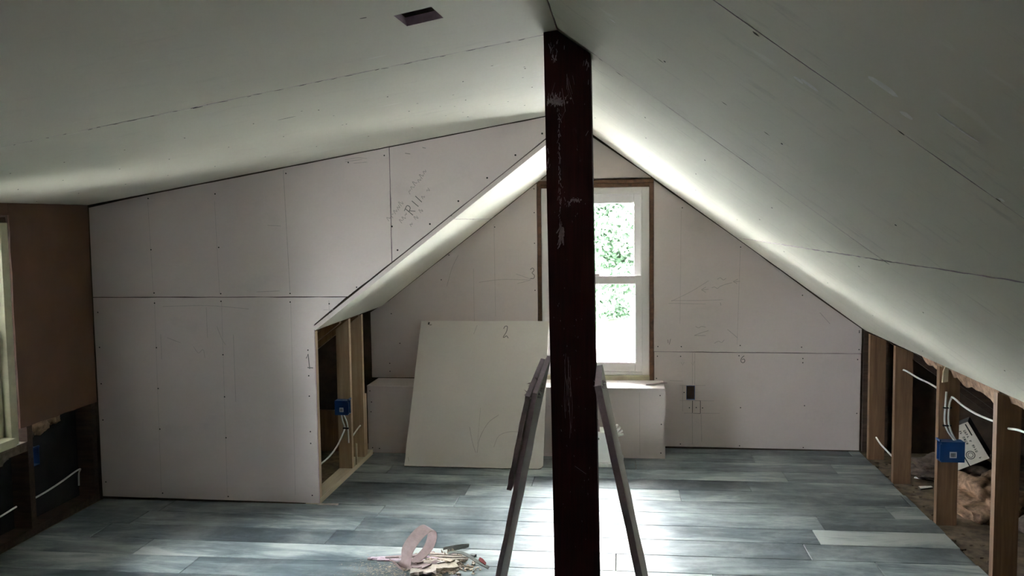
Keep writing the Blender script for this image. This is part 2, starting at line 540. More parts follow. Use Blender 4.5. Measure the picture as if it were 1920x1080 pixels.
D_panel(XL + 0.004, XRIDGE, 2.935, YC - 0.006, 11, (3.45, 3.9, 4.4))
D_panel(XL + 0.004, XRIDGE, 1.30, 2.935, 12, (), (-0.590, -0.487, 2.335, 2.474))
D_panel(XL + 0.004, XRIDGE, YF, 1.30, 14)
slope_panel(ceil_b, z_left, M_L, XK + 0.004, -0.93, YC - 0.001, YG - 0.003, 'ceil_left', 21, amp=0.001, edge='wall_board')
slope_panel(ceil_b, z_left, M_L, -0.926, XRIDGE - 0.005, YC - 0.001, YG - 0.003, 'ceil_left', 22, amp=0.001, edge='wall_board')

# torn paper and gouges in the ceiling sheets
def patch(bm, fr, k, x, y, lx, ly, rot, seed):
    rnd = random.Random(seed)
    o, u, v, n = fr
    ps = []
    for i in range(10):
        a = i * 2 * math.pi / 10
        rr_ = rnd.uniform(0.6, 1.0)
        px, py = math.cos(a) * lx * rr_, math.sin(a) * ly * rr_
        c, s = math.cos(rot), math.sin(rot)
        ps.append(o + u * (x * k + px * c - py * s) + v * (y + px * s + py * c) + n * 0.0006)
    vs = [bm.verts.new(p) for p in ps]
    ctr = bm.verts.new(sum((p for p in ps), Vector()) / 10 + n * 0.0008)
    for i in range(10): bm.faces.new((vs[i], vs[(i + 1) % 10], ctr))
frR, kR = slope_frame(z_right, 0.0, M_R)
frD, kD = slope_frame(z_dormer, 0.0, M_D)
bm = bmesh.new()
for i, (x, y, lx, ly) in enumerate([(0.319, 1.586, .022, .006), (0.305, 1.60, .014, .005), (0.372, 1.343, .028, .008), (0.421, 1.395, .016, .006), (0.397, 1.502, .005, .003), (-0.017, 2.184, .012, .003), (0.59, 1.478, .006, .004), (0.46, 1.30, .05, .003), (0.56, 1.28, .04, .009)]):
    patch(bm, frR, kR, x, y, lx, ly * 2.2, 0.0, i)
link_mesh('paper_tear', bm, 'tear', ceil_r)
bm = bmesh.new()
for i, (x, y, lx, ly) in enumerate([(0.22, 1.512, .008, .006), (0.444, 1.495, .009, .004), (0.59, 1.49, .007, .003), (0.809, 2.86, .02, .006), (-0.06, 2.88, .012, .003), (0.0, 2.9, .02, .003), (0.39, 2.86, .02, .003), (0.10, 2.25, .012, .003), (0.25, 2.22, .012, .003), (0.35, 2.22, .012, .003)]):
    patch(bm, frR, kR, x, y, lx, ly, 0.05, 20 + i)
link_mesh('gouge_mark', bm, 'gouge', ceil_r)
bm = bmesh.new()
for i, (x, y, lx, ly) in enumerate([(-2.762, 4.265, .05, .02), (-1.967, 4.39, .03, .01), (-1.78, 4.387, .035, .01), (-2.639, 4.364, .025, .01), (-2.4, 4.40, .02, .008), (-2.25, 4.38, .02, .008), (-2.85, 4.35, .03, .008), (-1.47, 2.955, .03, .006), (-1.66, 2.955, .07, .006), (-0.245, 2.945, .012, .01), (-1.9, 2.955, .04, .004)]):
    patch(bm, frD, kD, x, y, lx, ly, 0.0, 40 + i)
link_mesh('paper_tear', bm, 'tear_dull', ceil_l)
bm = bmesh.new()
for i in range(30):
    x = -2.1 + i * 0.064 + random.uniform(-.02, .02)
    patch(bm, frD, kD, x, 2.936 + random.uniform(-.004, .006), random.uniform(.006, .024), random.uniform(.002, .0055), random.uniform(-.4, .4), 60 + i)
patch(bm, frD, kD, -1.437, 2.948, .026, .007, 0.0, 99)
patch(bm, frD, kD, -1.32, 3.475, .05, .004, -0.1, 98)
patch(bm, frD, kD, -0.66, 2.30, .012, .004, 0.2, 97)
for i in range(14):
    patch(bm, frD, kD, random.uniform(-1.3, -.3), random.uniform(3.1, 4.3), .006, .003, 0.0, 120 + i)
link_mesh('gouge_mark', bm, 'gouge', ceil_l)

# ------------------------------------------------------------------ GABLE WALL (wall_back) with window opening
WX0, WX1, WZ0, WZ1 = -0.590, 0.236, 0.470, 1.925
bm = bmesh.new()
yb0, yb1 = YG + 0.0135, YG + 0.145
for poly in ([(-3.28, -0.2), (WX0, -0.2), (WX0, z_left(WX0) + .2), (-3.28, -.14 + .2)],
             [(WX1, -0.2), (2.94, -0.2), (2.94, .13), (WX1, z_right(WX1) + .2)],
             [(WX0, WZ1), (WX1, WZ1), (WX1, z_right(WX1) + .2), (XRIDGE, ZRIDGE + .2), (WX0, z_left(WX0) + .2)],
             [(WX0, -0.2), (WX1, -0.2), (WX1, WZ0), (WX0, WZ0)]):
    prism(bm, [(a, yb0, c) for a, c in poly], (0, yb1 - yb0, 0))
wall_b = link_mesh('wall_back', bm, 'gap')
tag(wall_b, 'far gable wall of pinkish drywall sheets around the bright window', 'wall', kind='structure')
gp = wall_panel(wall_b, [(-1.838, 0.494), (-0.594, 0.494), (-0.594, z_left(-0.594) - .006), (-1.70, z_left(-1.70) - .004), (-1.838, z_left(-1.838) + .02)], YG, seed=31)
F = FR_Y(YG)
bm = bmesh.new()
discs(bm, [(-0.612, z) for z in (1.87, 1.70, 1.48, 1.14, .90)] + [(-0.90, 1.60), (-1.24, 1.40), (-1.30, 1.22), (-1.68, .97), (-1.70, .60), (-1.62, .75), (-1.70, .54), (-1.2, .9)], F)
tag(link_mesh('screw_heads', bm, 'screw', gp), kind='stuff')
bm = bmesh.new()
stroke(bm, curve2([(-.645, 1.290), (-.628, 1.302), (-.618, 1.285), (-.632, 1.266), (-.616, 1.250), (-.620, 1.228), (-.645, 1.226)]), F, .0045)
link_mesh('pencil_number', bm, 'pencil', gp)['label'] = 'handwritten number 3'
bm = bmesh.new()
stroke(bm, [(-0.905, 1.62), (-.903, .95)], F, .002)
stroke(bm, [(-1.06, .51), (-1.06, 1.3)], F, .002)
stroke(bm, curve2([(-1.02, 1.20), (-.85, 1.22), (-.645, 1.215)]), F, .003)
stroke(bm, curve2([(-.75, 1.26), (-.68, 1.235), (-.645, 1.215), (-.74, 1.19)]), F, .003)
stroke(bm, curve2([(-1.17, 1.40), (-1.22, 1.30), (-1.26, 1.17)]), F, .003)
link_mesh('pencil_line', bm, 'pencil_faint', gp)
gp = wall_panel(wall_b, [(0.238, 0.700), (1.664, 0.693), (1.664, z_right(1.664) - .008), (1.30, z_right(1.30) - .012), (0.9, z_right(.9) - .006), (0.238, z_right(0.238) - .014)], YG, seed=32)
bm = bmesh.new()
discs(bm, [(.265, .735), (.43, .735), (.84, .745), (1.26, .735), (1.648, .72), (1.648, .84), (.435, 1.72), (.838, 1.44), (1.262, 1.10), (1.648, .85)], F)
tag(link_mesh('screw_heads', bm, 'screw', gp), kind='stuff')
bm = bmesh.new()
stroke(bm, [(.428, 1.70), (.42, .9)], F, .002); stroke(bm, [(.836, 1.43), (.818, .75)], F, .002)
for pts in ([(.62, 1.205), (.50, 1.13), (.36, 1.06)], [(.36, 1.065), (.55, 1.065), (.72, 1.07)], [(.34, 1.045), (.60, 1.04)]):
    stroke(bm, curve2(pts), F, .003)
for pts in ([(.62, 1.145), (.57, 1.14), (.60, 1.16)], [(.57, 1.14), (.60, 1.122)], [(.835, 1.20), (.79, 1.197), (.82, 1.215)], [(.79, 1.197), (.815, 1.183)],
            [(.64, 1.155), (.66, 1.16), (.68, 1.15), (.70, 1.165), (.74, 1.18), (.78, 1.19)], [(.68, 1.215), (.70, 1.225), (.72, 1.21), (.74, 1.222)],
            [(.70, 1.05), (.705, 1.03)], [(.52, .815), (.57, .835), (.62, .85)], [(.52, .815), (.60, .815)], [(.75, .86), (.78, .835), (.82, .80)],
            [(.66, .76), (.69, .775), (.71, .765), (.73, .785)], [(.53, .88), (.55, .87), (.57, .88), (.60, .875)], [(1.38, .98), (1.45, .90)]):
    stroke(bm, curve2(pts), F, .004)
link_mesh('pencil_line', bm, 'pencil_faint', gp)
bm = bmesh.new()
stroke(bm, [(.355, .79), (.345, .75)], F, .003); stroke(bm, [(.335, .785), (.338, .76)], F, .003)
link_mesh('pencil_tick', bm, 'pencil', gp)
# lower right sheet with the outlet cutout
OX0, OX1, OZ0, OZ1 = .466, .527, .351, .455
bm = bmesh.new()
yl = YG
outer = [(.240, .012), (1.660, .006), (1.662, .689), (.240, .696)]
H = [(OX0, OZ0), (OX1, OZ0), (OX1, OZ1), (OX0, OZ1)]
fo = [bm.verts.new((a, yl, c)) for a, c in outer]; fh = [bm.verts.new((a, yl, c)) for a, c in H]
bo = [bm.verts.new((a, yl + .0127, c)) for a, c in outer]; bh = [bm.verts.new((a, yl + .0127, c)) for a, c in H]
for i in range(4):
    j = (i + 1) % 4
    bm.faces.new((fo[i], fo[j], fh[j], fh[i])); bm.faces.new((bo[i], bh[i], bh[j], bo[j]))
    f = bm.faces.new((fo[i], bo[i], bo[j], fo[j])); f.material_index = 1
    f = bm.faces.new((fh[i], fh[j], bh[j], bh[i])); f.material_index = 1
gp = link_mesh('drywall_panel', bm, ['wall_board', 'gypsum'], wall_b)
bm = bmesh.new()
discs(bm, [(.262, .665), (.425, .665), (.832, .672), (1.27, .655), (1.27, .625), (1.64, .65), (.255, .505), (.845, .30), (1.285, .32), (1.64, .27), (.425, .03), (.84, .025), (1.28, .02), (.488, .295), (.536, .297), (.580, .295), (.45, .405)], F)
tag(link_mesh('screw_heads', bm, 'screw', gp), kind='stuff')
bm = bmesh.new()
stroke(bm, curve2([(.868, .672), (.850, .655), (.846, .632), (.860, .622), (.872, .632), (.868, .648), (.852, .645)]), F, .0045)
link_mesh('pencil_number', bm, 'pencil', gp)['label'] = 'handwritten number 6'
bm = bmesh.new()
stroke(bm, [(.509, .347), (.509, .258)], F, .0042); stroke(bm, [(.565, .347), (.565, .256)], F, .0036); stroke(bm, [(.503, .255), (.566, .254)], F, .0026); stroke(bm, [(.527, .347), (.567, .345)], F, .0022)
link_mesh('cut_line', bm, 'ink', gp)
bm = bmesh.new()
for a, c in (((.44, .455), (.44, .27)), ((.42, .455), (.60, .457)), ((.42, .346), (.66, .346)), ((.525, .69), (.525, .46)), ((.508, .69), (.508, .46)), ((.35, .49), (.44, .487)), ((.45, .255), (.70, .257)), ((.508, .25), (.51, .03)), ((.57, .25), (.575, .05))):
    stroke(bm, [a, c], F, .0028)
stroke(bm, [(.43, .62), (.44, .60), (.45, .625)], F, .003); stroke(bm, [(.50, .62), (.512, .60), (.522, .63)], F, .003)
link_mesh('pencil_line', bm, 'pencil_faint', gp)
# gable top panel above window
wall_panel(wall_b, [(WX0 + .004, 1.935), (WX1 - .02, 1.935), (WX1 - .02, z_right(WX1 - .02) - .006), (XRIDGE, ZRIDGE - .02), (WX0 + .004, z_left(WX0) - .008)], YG, seed=34)

# blue outlet box sunk in the cutout
t = thing('outlet_box', (0.4965, YG + .0005, .351), 'dark blue outlet box sunk in the cutout of the gable wall drywall', 'outlet box')
bm = bmesh.new()
for a in ((-.030, -.027, .001, .08, .001, .103), (.027, .030, .001, .08, .001, .103), (-.027, .027, .001, .08, .001, .004), (-.027, .027, .001, .08, .100, .103), (-.027, .027, .077, .08, .004, .100)):
    box(bm, *a)
link_mesh('box_shell', bm, 'blue', t)
for sx in (-.010, .008):
    bm = bmesh.new(); tube(bm, spline([(sx, .072, .098), (sx + .004, .03, .07), (sx - .003, .02, .035), (sx, .05, .012)]), .0035, 6)
    link_mesh('wire', bm, 'cable', t, smooth=True)

# ------------------------------------------------------------------ WINDOW in the gable
win = thing('window_1', (0, 0, 0), 'white double hung window in rough brown opening of the gable wall', 'window', kind='structure')
CX = (WX0 + WX1) / 2
def wbox(name, x0, x1, y0, y1, z0, z1, mat, r=0.003, parent=win):
    return box_obj(name, x0, x1, y0, y1, z0, z1, mat, parent, r)
# rough opening lumber
wbox('header_strip', WX0 + .001, WX1 - .001, YG - .004, YG + .12, 1.9005, 1.9245, 'rough_brown', .002)
wbox('header_strip', WX0 + .001, WX1 - .001, YG + .012, YG + .12, 1.8725, 1.9, 'rough_brown', .0015)
wbox('jamb_strip', .2065, WX1 - .0005, YG - .004, YG + .12, WZ0 + .02, 1.900, 'rough_brown', .002)
wbox('jamb_strip', WX0 + .0005, -.5635, YG - .002, YG + .12, WZ0 + .02, 1.900, 'rough_brown', .002)
wbox('sill_board', -.563, .206, YG - .004, YG + .14, WZ0 + .001, .5235, 'cream', .003)
# vinyl frame
FX0, FX1 = -.563, .206
fy0, fy1 = YG + .018, YG + .11
wbox('frame_jamb', FX0, FX0 + .054, fy0, fy1, .524, 1.872, 'vinyl')
wbox('frame_jamb', FX1 - .054, FX1, fy0, fy1, .524, 1.872, 'vinyl')
wbox('frame_head', FX0 + .054, FX1 - .054, fy0, fy1, 1.826, 1.872, 'vinyl')
wbox('frame_sill', FX0 + .054, FX1 - .054, fy0, fy1, .524, .546, 'vinyl')
wbox('stop_bead', FX1 - .062, FX1 - .050, fy0 - .004, fy0 + .01, .55, 1.83, 'vinyl', .002)
wbox('stop_bead', FX0 + .050, FX0 + .062, fy0 - .004, fy0 + .01, .55, 1.83, 'vinyl', .002)
def sash(x0, x1, z0, z1, y0, y1, stile, top, bot):
    s = box_obj('sash', x0, x0 + stile, y0, y1, z0, z1, 'vinyl', win, .004)
    wbox('stile', x1 - stile, x1, y0, y1, z0, z1, 'vinyl', .004, s)
    wbox('rail', x0 + stile, x1 - stile, y0, y1, z1 - top, z1, 'vinyl', .004, s)
    wbox('rail', x0 + stile, x1 - stile, y0, y1, z0, z0 + bot, 'vinyl', .004, s)
    wbox('pane', x0 + stile - .004, x1 - stile + .004, (y0 + y1) / 2 - .003, (y0 + y1) / 2 + .003, z0 + bot - .004, z1 - top + .004, 'glass', 0, s)
sash(FX0 + .054, FX1 - .054, 1.190, 1.826, YG + .070, YG + .100, .054, .066, .048)
sash(FX0 + .054, FX1 - .054, .546, 1.240, YG + .030, YG + .060, .046, .058, .068)
wbox('sash_lock', CX - .03, CX + .03, YG + .034, YG + .056, 1.240, 1.256, 'vinyl', .003)

# ------------------------------------------------------------------ DORMER CHEEK WALL
bm = bmesh.new()
poly = [(XL - .14, -.1), (XK - .10, -.1), (XK - .10, z_left(XK - .10) + .03), (XRIDGE - .02, z_left(XRIDGE - .02) + .03), (XRIDGE + .02, ZRIDGE + .2), (XL - .14, z_dormer(XL - .14) + .2)]
prism(bm, [(a, YC + .0135, c) for a, c in poly], (0, .085, 0))
wall_c = link_mesh('wall_cheek', bm, 'gap')
tag(wall_c, 'triangular dormer cheek wall of pinkish drywall sheets under the low ceiling', 'wall', kind='structure')
LIP = 0.034
def zl(x): return z_left(x) + LIP
x_cut = XK + (1.217 - zl(XK)) / M_L
F = FR_Y(YC)
p1 = wall_panel(wall_c, [(XL + .006, .012), (XK - .002, .004), (XK - .002, zl(XK) + .004), (x_cut - .020, 1.217), (XL + .004, 1.217)], YC, seed=41)
bm = bmesh.new()
discs(bm, [(-2.73, z) for z in (1.185, .92, .675, .43, .04)] + [(-2.318, z) for z in (1.195, .88, .63, .385, .03)] + [(-1.898, z) for z in (1.19,)] + [(XL + .03, z) for z in (1.13, .92, .70, .48, .10)] + [(-1.80, z) for z in (.91, .76, .64, .43, .36, .05)] + [(-1.665, 1.13), (-1.665, 1.18)], F)
tag(link_mesh('screw_heads', bm, 'screw', p1), kind='stuff')
bm = bmesh.new()
stroke(bm, [(-1.812, .862), (-1.800, .888), (-1.793, .80)], F, .005); stroke(bm, [(-1.806, .808), (-1.772, .806)], F, .005)
link_mesh('pencil_number', bm, 'pencil', p1)['label'] = 'handwritten number 1'
bm = bmesh.new()
for x in (-2.735, -2.32, -1.90): stroke(bm, [(x + .005, 1.20), (x - .003, .05)], F, .0018)
for pts in ([(-2.68, 1.165), (-2.4, 1.17), (-2.15, 1.15)], [(-2.41, 1.16), (-2.41, .98)], [(-2.35, 1.05), (-2.32, .97), (-2.30, .94)], [(-2.5, .93), (-2.47, .89), (-2.44, .91), (-2.43, .86)], [(-2.7, 1.0), (-2.7, .85)], [(-2.25, 1.0), (-2.25, .6)], [(-2.66, .98), (-2.58, .95)], [(-1.70, 1.145), (-1.64, 1.145)], [(-1.666, 1.10), (-1.666, 1.2)]):
    stroke(bm, curve2(pts), F, .0026)
link_mesh('pencil_line', bm, 'pencil_faint', p1)
xv = -1.290
def ztop(x): return z_dormer(x) - 0.005
p2 = wall_panel(wall_c, [(XL + .004, 1.222), (x_cut - .010, 1.222), (xv - .002, zl(xv - .002) + .006), (xv - .0025, ztop(xv)), (XL + .3, ztop(XL + .3) - .004), (XL + .004, ztop(XL) - .010)], YC, seed=42)
bm = bmesh.new()
discs(bm, [(-2.738, 1.50), (-2.742, 1.80), (-2.32, 1.51), (-2.318, 1.24), (-2.33, 1.82), (-1.897, 1.24), (-2.73, 1.245), (-1.90, 1.93), (-1.32, 2.02), (-1.53, 1.985), (-1.50, 1.275)], F)
tag(link_mesh('screw_heads', bm, 'screw', p2), kind='stuff')
bm = bmesh.new()
for x in (-2.735, -2.325): stroke(bm, [(x - .01, 1.78), (x, 1.24)], F, .0018)
stroke(bm, [(-1.915, 1.95), (-1.897, 1.25)], F, .003)
for pts in ([(-2.02, 1.635), (-1.94, 1.63)], [(-2.1, 1.25), (-1.96, 1.255)], [(-1.55, 2.0), (-1.48, 2.01), (-1.42, 2.005)], [(-1.55, 1.99), (-1.45, 2.0)], [(-1.5, 1.98), (-1.42, 1.985)]):
    stroke(bm, curve2(pts), F, .003)
link_mesh('pencil_line', bm, 'pencil_faint', p2)
xe = XRIDGE - .03
p3 = wall_panel(wall_c, [(xv + .002, zl(xv + .002) + .006), (-.75, zl(-.75) + .001), (xe, zl(xe) + .006), (xe, ztop(xe)), (xv + .002, ztop(xv))], YC, seed=43)
bm = bmesh.new()
discs(bm, [(x, zl(x) + .045) for x in (-1.255, -1.065, -.90, -.735, -.575, -.425)] + [(-1.285, 1.62)], F, .0055)
tag(link_mesh('screw_heads', bm, 'screw', p3), kind='stuff')
# note written on a slant: R 11 with a fainter line over and under it
bu, bv = Vector((.62, .78)), Vector((-.78, .62))
def slant(o, pts): return [(o[0] + bu.x * a + bv.x * c, o[1] + bu.y * a + bv.y * c) for a, c in pts]
bm = bmesh.new()
oR = (-1.165, 1.685)
stroke(bm, slant(oR, [(0, -.005), (.002, .055)]), F, .0045)
stroke(bm, slant(oR, curve2([(-.012, .050), (.022, .055), (.024, .034), (.003, .026)])), F, .004)
stroke(bm, slant(oR, [(.006, .028), (.026, -.002)]), F, .004)
stroke(bm, slant(oR, [(.058, .0), (.060, .05)]), F, .0045)
stroke(bm, slant(oR, [(.090, .0), (.094, .05)]), F, .0045)
link_mesh('pencil_note', bm, 'pencil', p3)['label'] = 'handwritten R 11'
bm = bmesh.new()
rn = random.Random(5)
def scrawl(o, n, h, step, w=.003):
    for i in range(n):
        x0 = i * step
        if rn.random() < .16: continue
        pts = [(x0, rn.uniform(0, h * .3)), (x0 + step * .3, h * rn.uniform(.4, 1)), (x0 + step * .55, rn.uniform(0, h * .4)), (x0 + step * .8, h * rn.uniform(.2, .6))]
        stroke(bm, slant(o, curve2(pts, 4)), F, w)
scrawl((-1.295, 1.645), 13, .036, .028)
scrawl((-1.24, 1.62), 4, .03, .022)
scrawl((-1.17, 1.615), 5, .03, .024)
scrawl((-1.10, 1.77), 3, .032, .024)
for pts in ([(-1.20, 2.03), (-1.17, 2.025)], [(-1.10, 2.06), (-1.08, 2.055)]): stroke(bm, curve2(pts), F, .004)
link_mesh('pencil_note', bm, 'pencil_mid', p3)['label'] = 'faint illegible pencil note'

# ------------------------------------------------------------------ DORMER LEFT WALL (hardboard above, open studs below)
xw = XL - .015
bm = bmesh.new()
WIN_L = [(3.43, 4.24)]
def lw(y0, y1, z0, z1): box(bm, XL - .16, XL - .115, y0, y1, z0, z1)
lz0, lz1 = .52, 1.665
ys_ = [YF - .2, 1.0, 1.82, 3.43, 4.25, YG + .2]
lw(YF - .2, YG + .2, -.2, lz0); lw(YF - .2, YG + .2, lz1, 1.98)
for a, c in ((YF - .2, 3.43), (4.25, YG + .2)): lw(a, c, lz0, lz1)
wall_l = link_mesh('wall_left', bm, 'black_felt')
tag(wall_l, 'dark dormer side wall of brown hardboard over open blackened studs', 'wall', kind='structure')
def hb(y0, y1, z0, z1):
    b_ = bmesh.new()
    pr = rough_poly([(y0, z0), (y1, z0), (y1, z1), (y0, z1)], .07, .003, int(y0 * 100))
    prism(b_, [(XL - .009, a, c) for a, c in pr], (.008, 0, 0))
    link_mesh('hardboard_panel', b_, 'hardboard', wall_l)
hb(4.262, YC - .004, .590, 1.768)
hb(3.41, 4.258, 1.705, 1.768)
hb(1.0, 3.406, .590, 1.768); hb(YF, .996, .59, 1.768)
for y in (4.905, 4.325, 3.37, 2.95, 2.1, 1.3, .30):
    box_obj('stud', XL - .112, XL - .011, y, y + .042, .03, 1.75, 'dark_board', wall_l)
box_obj('bottom_plate', XL - .112, XL - .011, YF, YC - .003, -.010, .03, 'dark_board', wall_l)
box_obj('sill_block', XL - .112, XL - .012, 3.42, 4.32, .455, .505, 'dark_insulation', wall_l)

def make_side_window(name, y0, y1, label):
    w = thing(name, (0, 0, 0), label, 'window', kind='structure')
    def b(nm, *a, mat='cream', r=.003): return box_obj(nm, *a, mat, w, r)
    xo, xi = XL - .112, XL + .004
    b('casing', xo, xi, y1 - .055, y1, lz0 - .005, lz1)
    b('casing', xo, xi, y0, y0 + .055, lz0 - .005, lz1)
    b('casing', xo, XL - .01, y0 + .055, y1 - .055, lz1 - .05, lz1)
    b('sill', xo, XL + .03, y0 + .055, y1 - .055, lz0 - .005, lz0 + .04)
    b('head_block', XL - .03, XL - .004, y0, y1, lz1 + .002, lz1 + .03, mat='dark_board')
    a, c = y0 + .055, y1 - .055
    zm = (lz0 + lz1) / 2
    for (z0, z1, xx) in ((lz0 + .04, zm + .02, XL - .065), (zm - .02, lz1 - .05, XL - .10)):
        s = box_obj('sash', xx, xx + .03, a, a + .045, z0, z1, 'cream', w, .003)
        box_obj('stile', xx, xx + .03, c - .045, c, z0, z1, 'cream', s, .003)
        box_obj('rail', xx, xx + .03, a + .045, c - .045, z0, z0 + .045, 'cream', s, .003)
        box_obj('rail', xx, xx + .03, a + .045, c - .045, z1 - .045, z1, 'cream', s, .003)
        box_obj('pane', xx + .012, xx + .017, a + .042, c - .042, z0 + .042, z1 - .042, 'glass', s)
make_side_window('window_2', *WIN_L[0], 'cream painted sash window in the brown hardboard dormer wall')


def electric_box(name, loc, label, sx, sy, sz, open_dir):
    """plastic gang box, mouth towards +x or -x of its own frame; sticker on the face towards -y"""
    t = thing(name, loc, label, 'outlet box', 'blue electrical boxes')
    bm = bmesh.new()
    w = .003
    bx0, bx1 = (0, sx)
    box(bm, bx0, bx1, 0, w, 0, sz); box(bm, bx0, bx1, sy - w, sy, 0, sz)
    box(bm, bx0, bx1, w, sy - w, 0, w); box(bm, bx0, bx1, w, sy - w, sz - w, sz)
    if open_dir > 0: box(bm, bx0, bx0 + w, w, sy - w, w, sz - w)
    else: box(bm, bx1 - w, bx1, w, sy - w, w, sz - w)
    link_mesh('box_shell', bm, 'blue', t)
    ex = sx if open_dir > 0 else -0.006
    bm = bmesh.new()
    box(bm, ex - .002, ex + .008, -.006, 0, .01, sz - .01)
    box(bm, ex - .002, ex + .006, .004, sy - .004, sz, sz + .010)
    link_mesh('mounting_ear', bm, 'blue', t)
    lab = box_obj('sticker', sx * .36, sx * .66, -.0012, -.0002, sz * .22, sz * .52, 'label_white', t)
    bm = bmesh.new()
    a0, a1 = sx * .41, sx * .61
    x = a0
    while x < a1:
        wd = random.choice((.0016, .003, .0022))
        box(bm, x, min(a1, x + wd), -.0018, -.0013, sz * .27, sz * .46)
        x += wd + .0015
    link_mesh('barcode', bm, 'ink', lab)
    return t

electric_box('outlet_box', (XL - .105, 4.369, .355), 'blue outlet box in the black stud bay under the hardboard', .085, .06, .095, 1)
def cable(name, pts, label, r=.0055, group='white electrical cables'):
    p0 = Vector(pts[0])
    bm = bmesh.new()
    tube(bm, [p - p0 for p in spline(pts, 8)], r, 8)
    o = link_mesh(name, bm, 'cable', None, p0, smooth=True)
    return tag(o, label, 'cable', group)
cable('electrical_cable', [(XL - .03, 4.37, .178), (XL - .035, 4.5, .183), (XL - .03, 4.62, .200), (XL - .025, 4.74, .222), (XL - .03, 4.80, .222), (XL - .05, 4.815, .19), (XL - .05, 4.81, .12)], 'white cable crossing the black stud bay below the hardboard beside the cheek wall', .005)
cable('electrical_cable', [(XL - .04, 4.25, .175), (XL - .03, 4.05, .165), (XL - .03, 3.75, .172), (XL - .03, 3.45, .18)], 'white cable crossing the black stud bay under the cream window', .005)

for i, (y, z, sy, sz) in enumerate(((4.50, .545, .10, .05), (4.62, .560, .07, .035), (4.38, .515, .06, .05), (4.15, .44, .10, .03))):
    bm = bmesh.new()
    bmesh.ops.create_icosphere(bm, subdivisions=3, radius=1)
    for v in bm.verts:
        c = v.co * (1 + .5 * noise.fractal(v.co * 2 + Vector((i * 5, 1, 0)), 1, 2, 3))
        v.co = Vector((c.x * .03, c.y * sy, c.z * sz))
    link_mesh('plaster_lump', bm, ('insulation', 'insulation', 'dark_insulation', 'dark_insulation')[i], wall_l, (XL - .075, y, z), smooth=True)

# ------------------------------------------------------------------ LEFT KNEE WALL (new pine)
wall_k = box_obj('wall_knee_left', XK - .089, XK, YC + .012, 6.10, -.010, .028, 'pine_pale', None, .002)
tag(wall_k, 'short knee wall of new pale pine studs beside the cheek wall', 'wall', kind='structure')
def knee_stud(y, name='stud'):
    bm = bmesh.new()
    x0, x1 = XK - .089, XK - .001
    prism(bm, [(x0, y, .028), (x1, y, .028), (x1, y, z_left(x1) - .003), (x0, y, z_left(x0) - .003)], (0, .038, 0), 0, 0)
    return link_mesh(name, bm, 'pine', wall_k)
knee_stud(5.610); knee_stud(5.895)
knee_stud(YC + .014)
bm = bmesh.new()
prism(bm, [(XK - .089, 5.936, .028), (XK - .001, 5.936, .028), (XK - .001, 5.936, .46), (XK - .089, 5.936, .46)], (0, .038, 0)); link_mesh('stud', bm, 'pine', wall_k)
box_obj('blocking', XK - .006, XK + .004, 5.70, 5.715, .028, .17, 'pine_pale', wall_k)
# dark eave behind it
eb = box_obj('attic_board', 0, .9, 0, .03, 0, .30, 'old_stud', None, .003, (-2.75, 6.18, -.011))
tag(eb, 'dark red brown board standing on edge in the left eave behind the pine studs', 'board')
bm = bmesh.new()
for i, x in enumerate((0,)):
    prism(bm, [(-2.9, 0, z_left(-2.9) + .03), (XK - .10, 0, z_left(XK - .10) + .03), (XK - .10, 0, z_left(XK - .10) + .19), (-2.9, 0, z_left(-2.9) + .19)], (0, .045, 0))
r1 = link_mesh('rafter', bm, 'old_edge', ceil_b, (0, 5.30, 0))
for y in (5.08, 5.72, 6.15):
    r_ = r1.copy(); col.objects.link(r_); r_.location = (0, y, 0)
electric_box('outlet_box', (XK - .088, 5.544, .398), 'bright blue outlet box nailed to the new pine stud', .088, .064, .094, 1)
cable('electrical_cable', [(-1.815, 5.580, .396), (-1.812, 5.600, .345), (-1.800, 5.601, .300), (-1.80, 5.54, .262), (-1.797, 5.42, .222), (-1.795, 5.26, .200), (-1.793, 5.10, .198), (-1.793, 5.01, .200)], 'white cable sagging from blue box to the cheek wall past the pine stud')
cable('electrical_cable', [(-1.800, 5.580, .396), (-1.787, 5.601, .345), (-1.780, 5.603, .300), (-1.777, 5.603, .24), (-1.777, 5.605, .200)], 'white cable running straight down the pine stud under the blue box')
cable('electrical_cable', [(-1.79, 5.66, .205), (-1.782, 5.72, .222), (-1.778, 5.82, .245), (-1.778, 5.878, .252)], 'short white cable between the two farther pine studs')
st_ = box_obj('cable_staple', -.020, .020, -.008, .004, -.005, .005, 'black_plastic', None, .002, (-1.790, 5.598, .300))
tag(st_, 'black cable staple holding two white cables to pine stud', 'staple', 'black cable staples')

# ------------------------------------------------------------------ BOXED LEDGE under the window
BX0, BX1, BY, BZ = -1.790, .303, 6.105, .490
led = thing('boxed_ledge', (-.74, BY, 0), 'low drywall boxed ledge running under the gable window', 'ledge')
lx0, lx1 = BX0 + .74, BX1 + .74
bm = bmesh.new()
pr = rough_poly([(lx0, .006), (lx1, .000), (lx1, BZ - .034), (lx1 - .004, BZ - .022), (lx1 - .014, BZ - .0145), (lx0, BZ - .0145)], .08, .001, 51)
prism(bm, [(a, 0, c) for a, c in pr], (0, .0127, 0), 1, 0)
fp = link_mesh('front_panel', bm, ['wall_board', 'gypsum'], led)
Fl = (Vector((0, 0, 0)), Vector((1, 0, 0)), Vector((0, 0, 1)), Vector((0, -1, 0)))
bm = bmesh.new()
discs(bm, [(lx1 - .035, .44), (lx1 - .027, .24), (lx1 - .03, .04), (lx0 + .02, .45), (lx0 + .03, .37), (lx0 + .025, .30), (lx0 + .03, .04), (lx0 + .08, .035)], Fl)
tag(link_mesh('screw_heads', bm, 'screw', fp), kind='stuff')
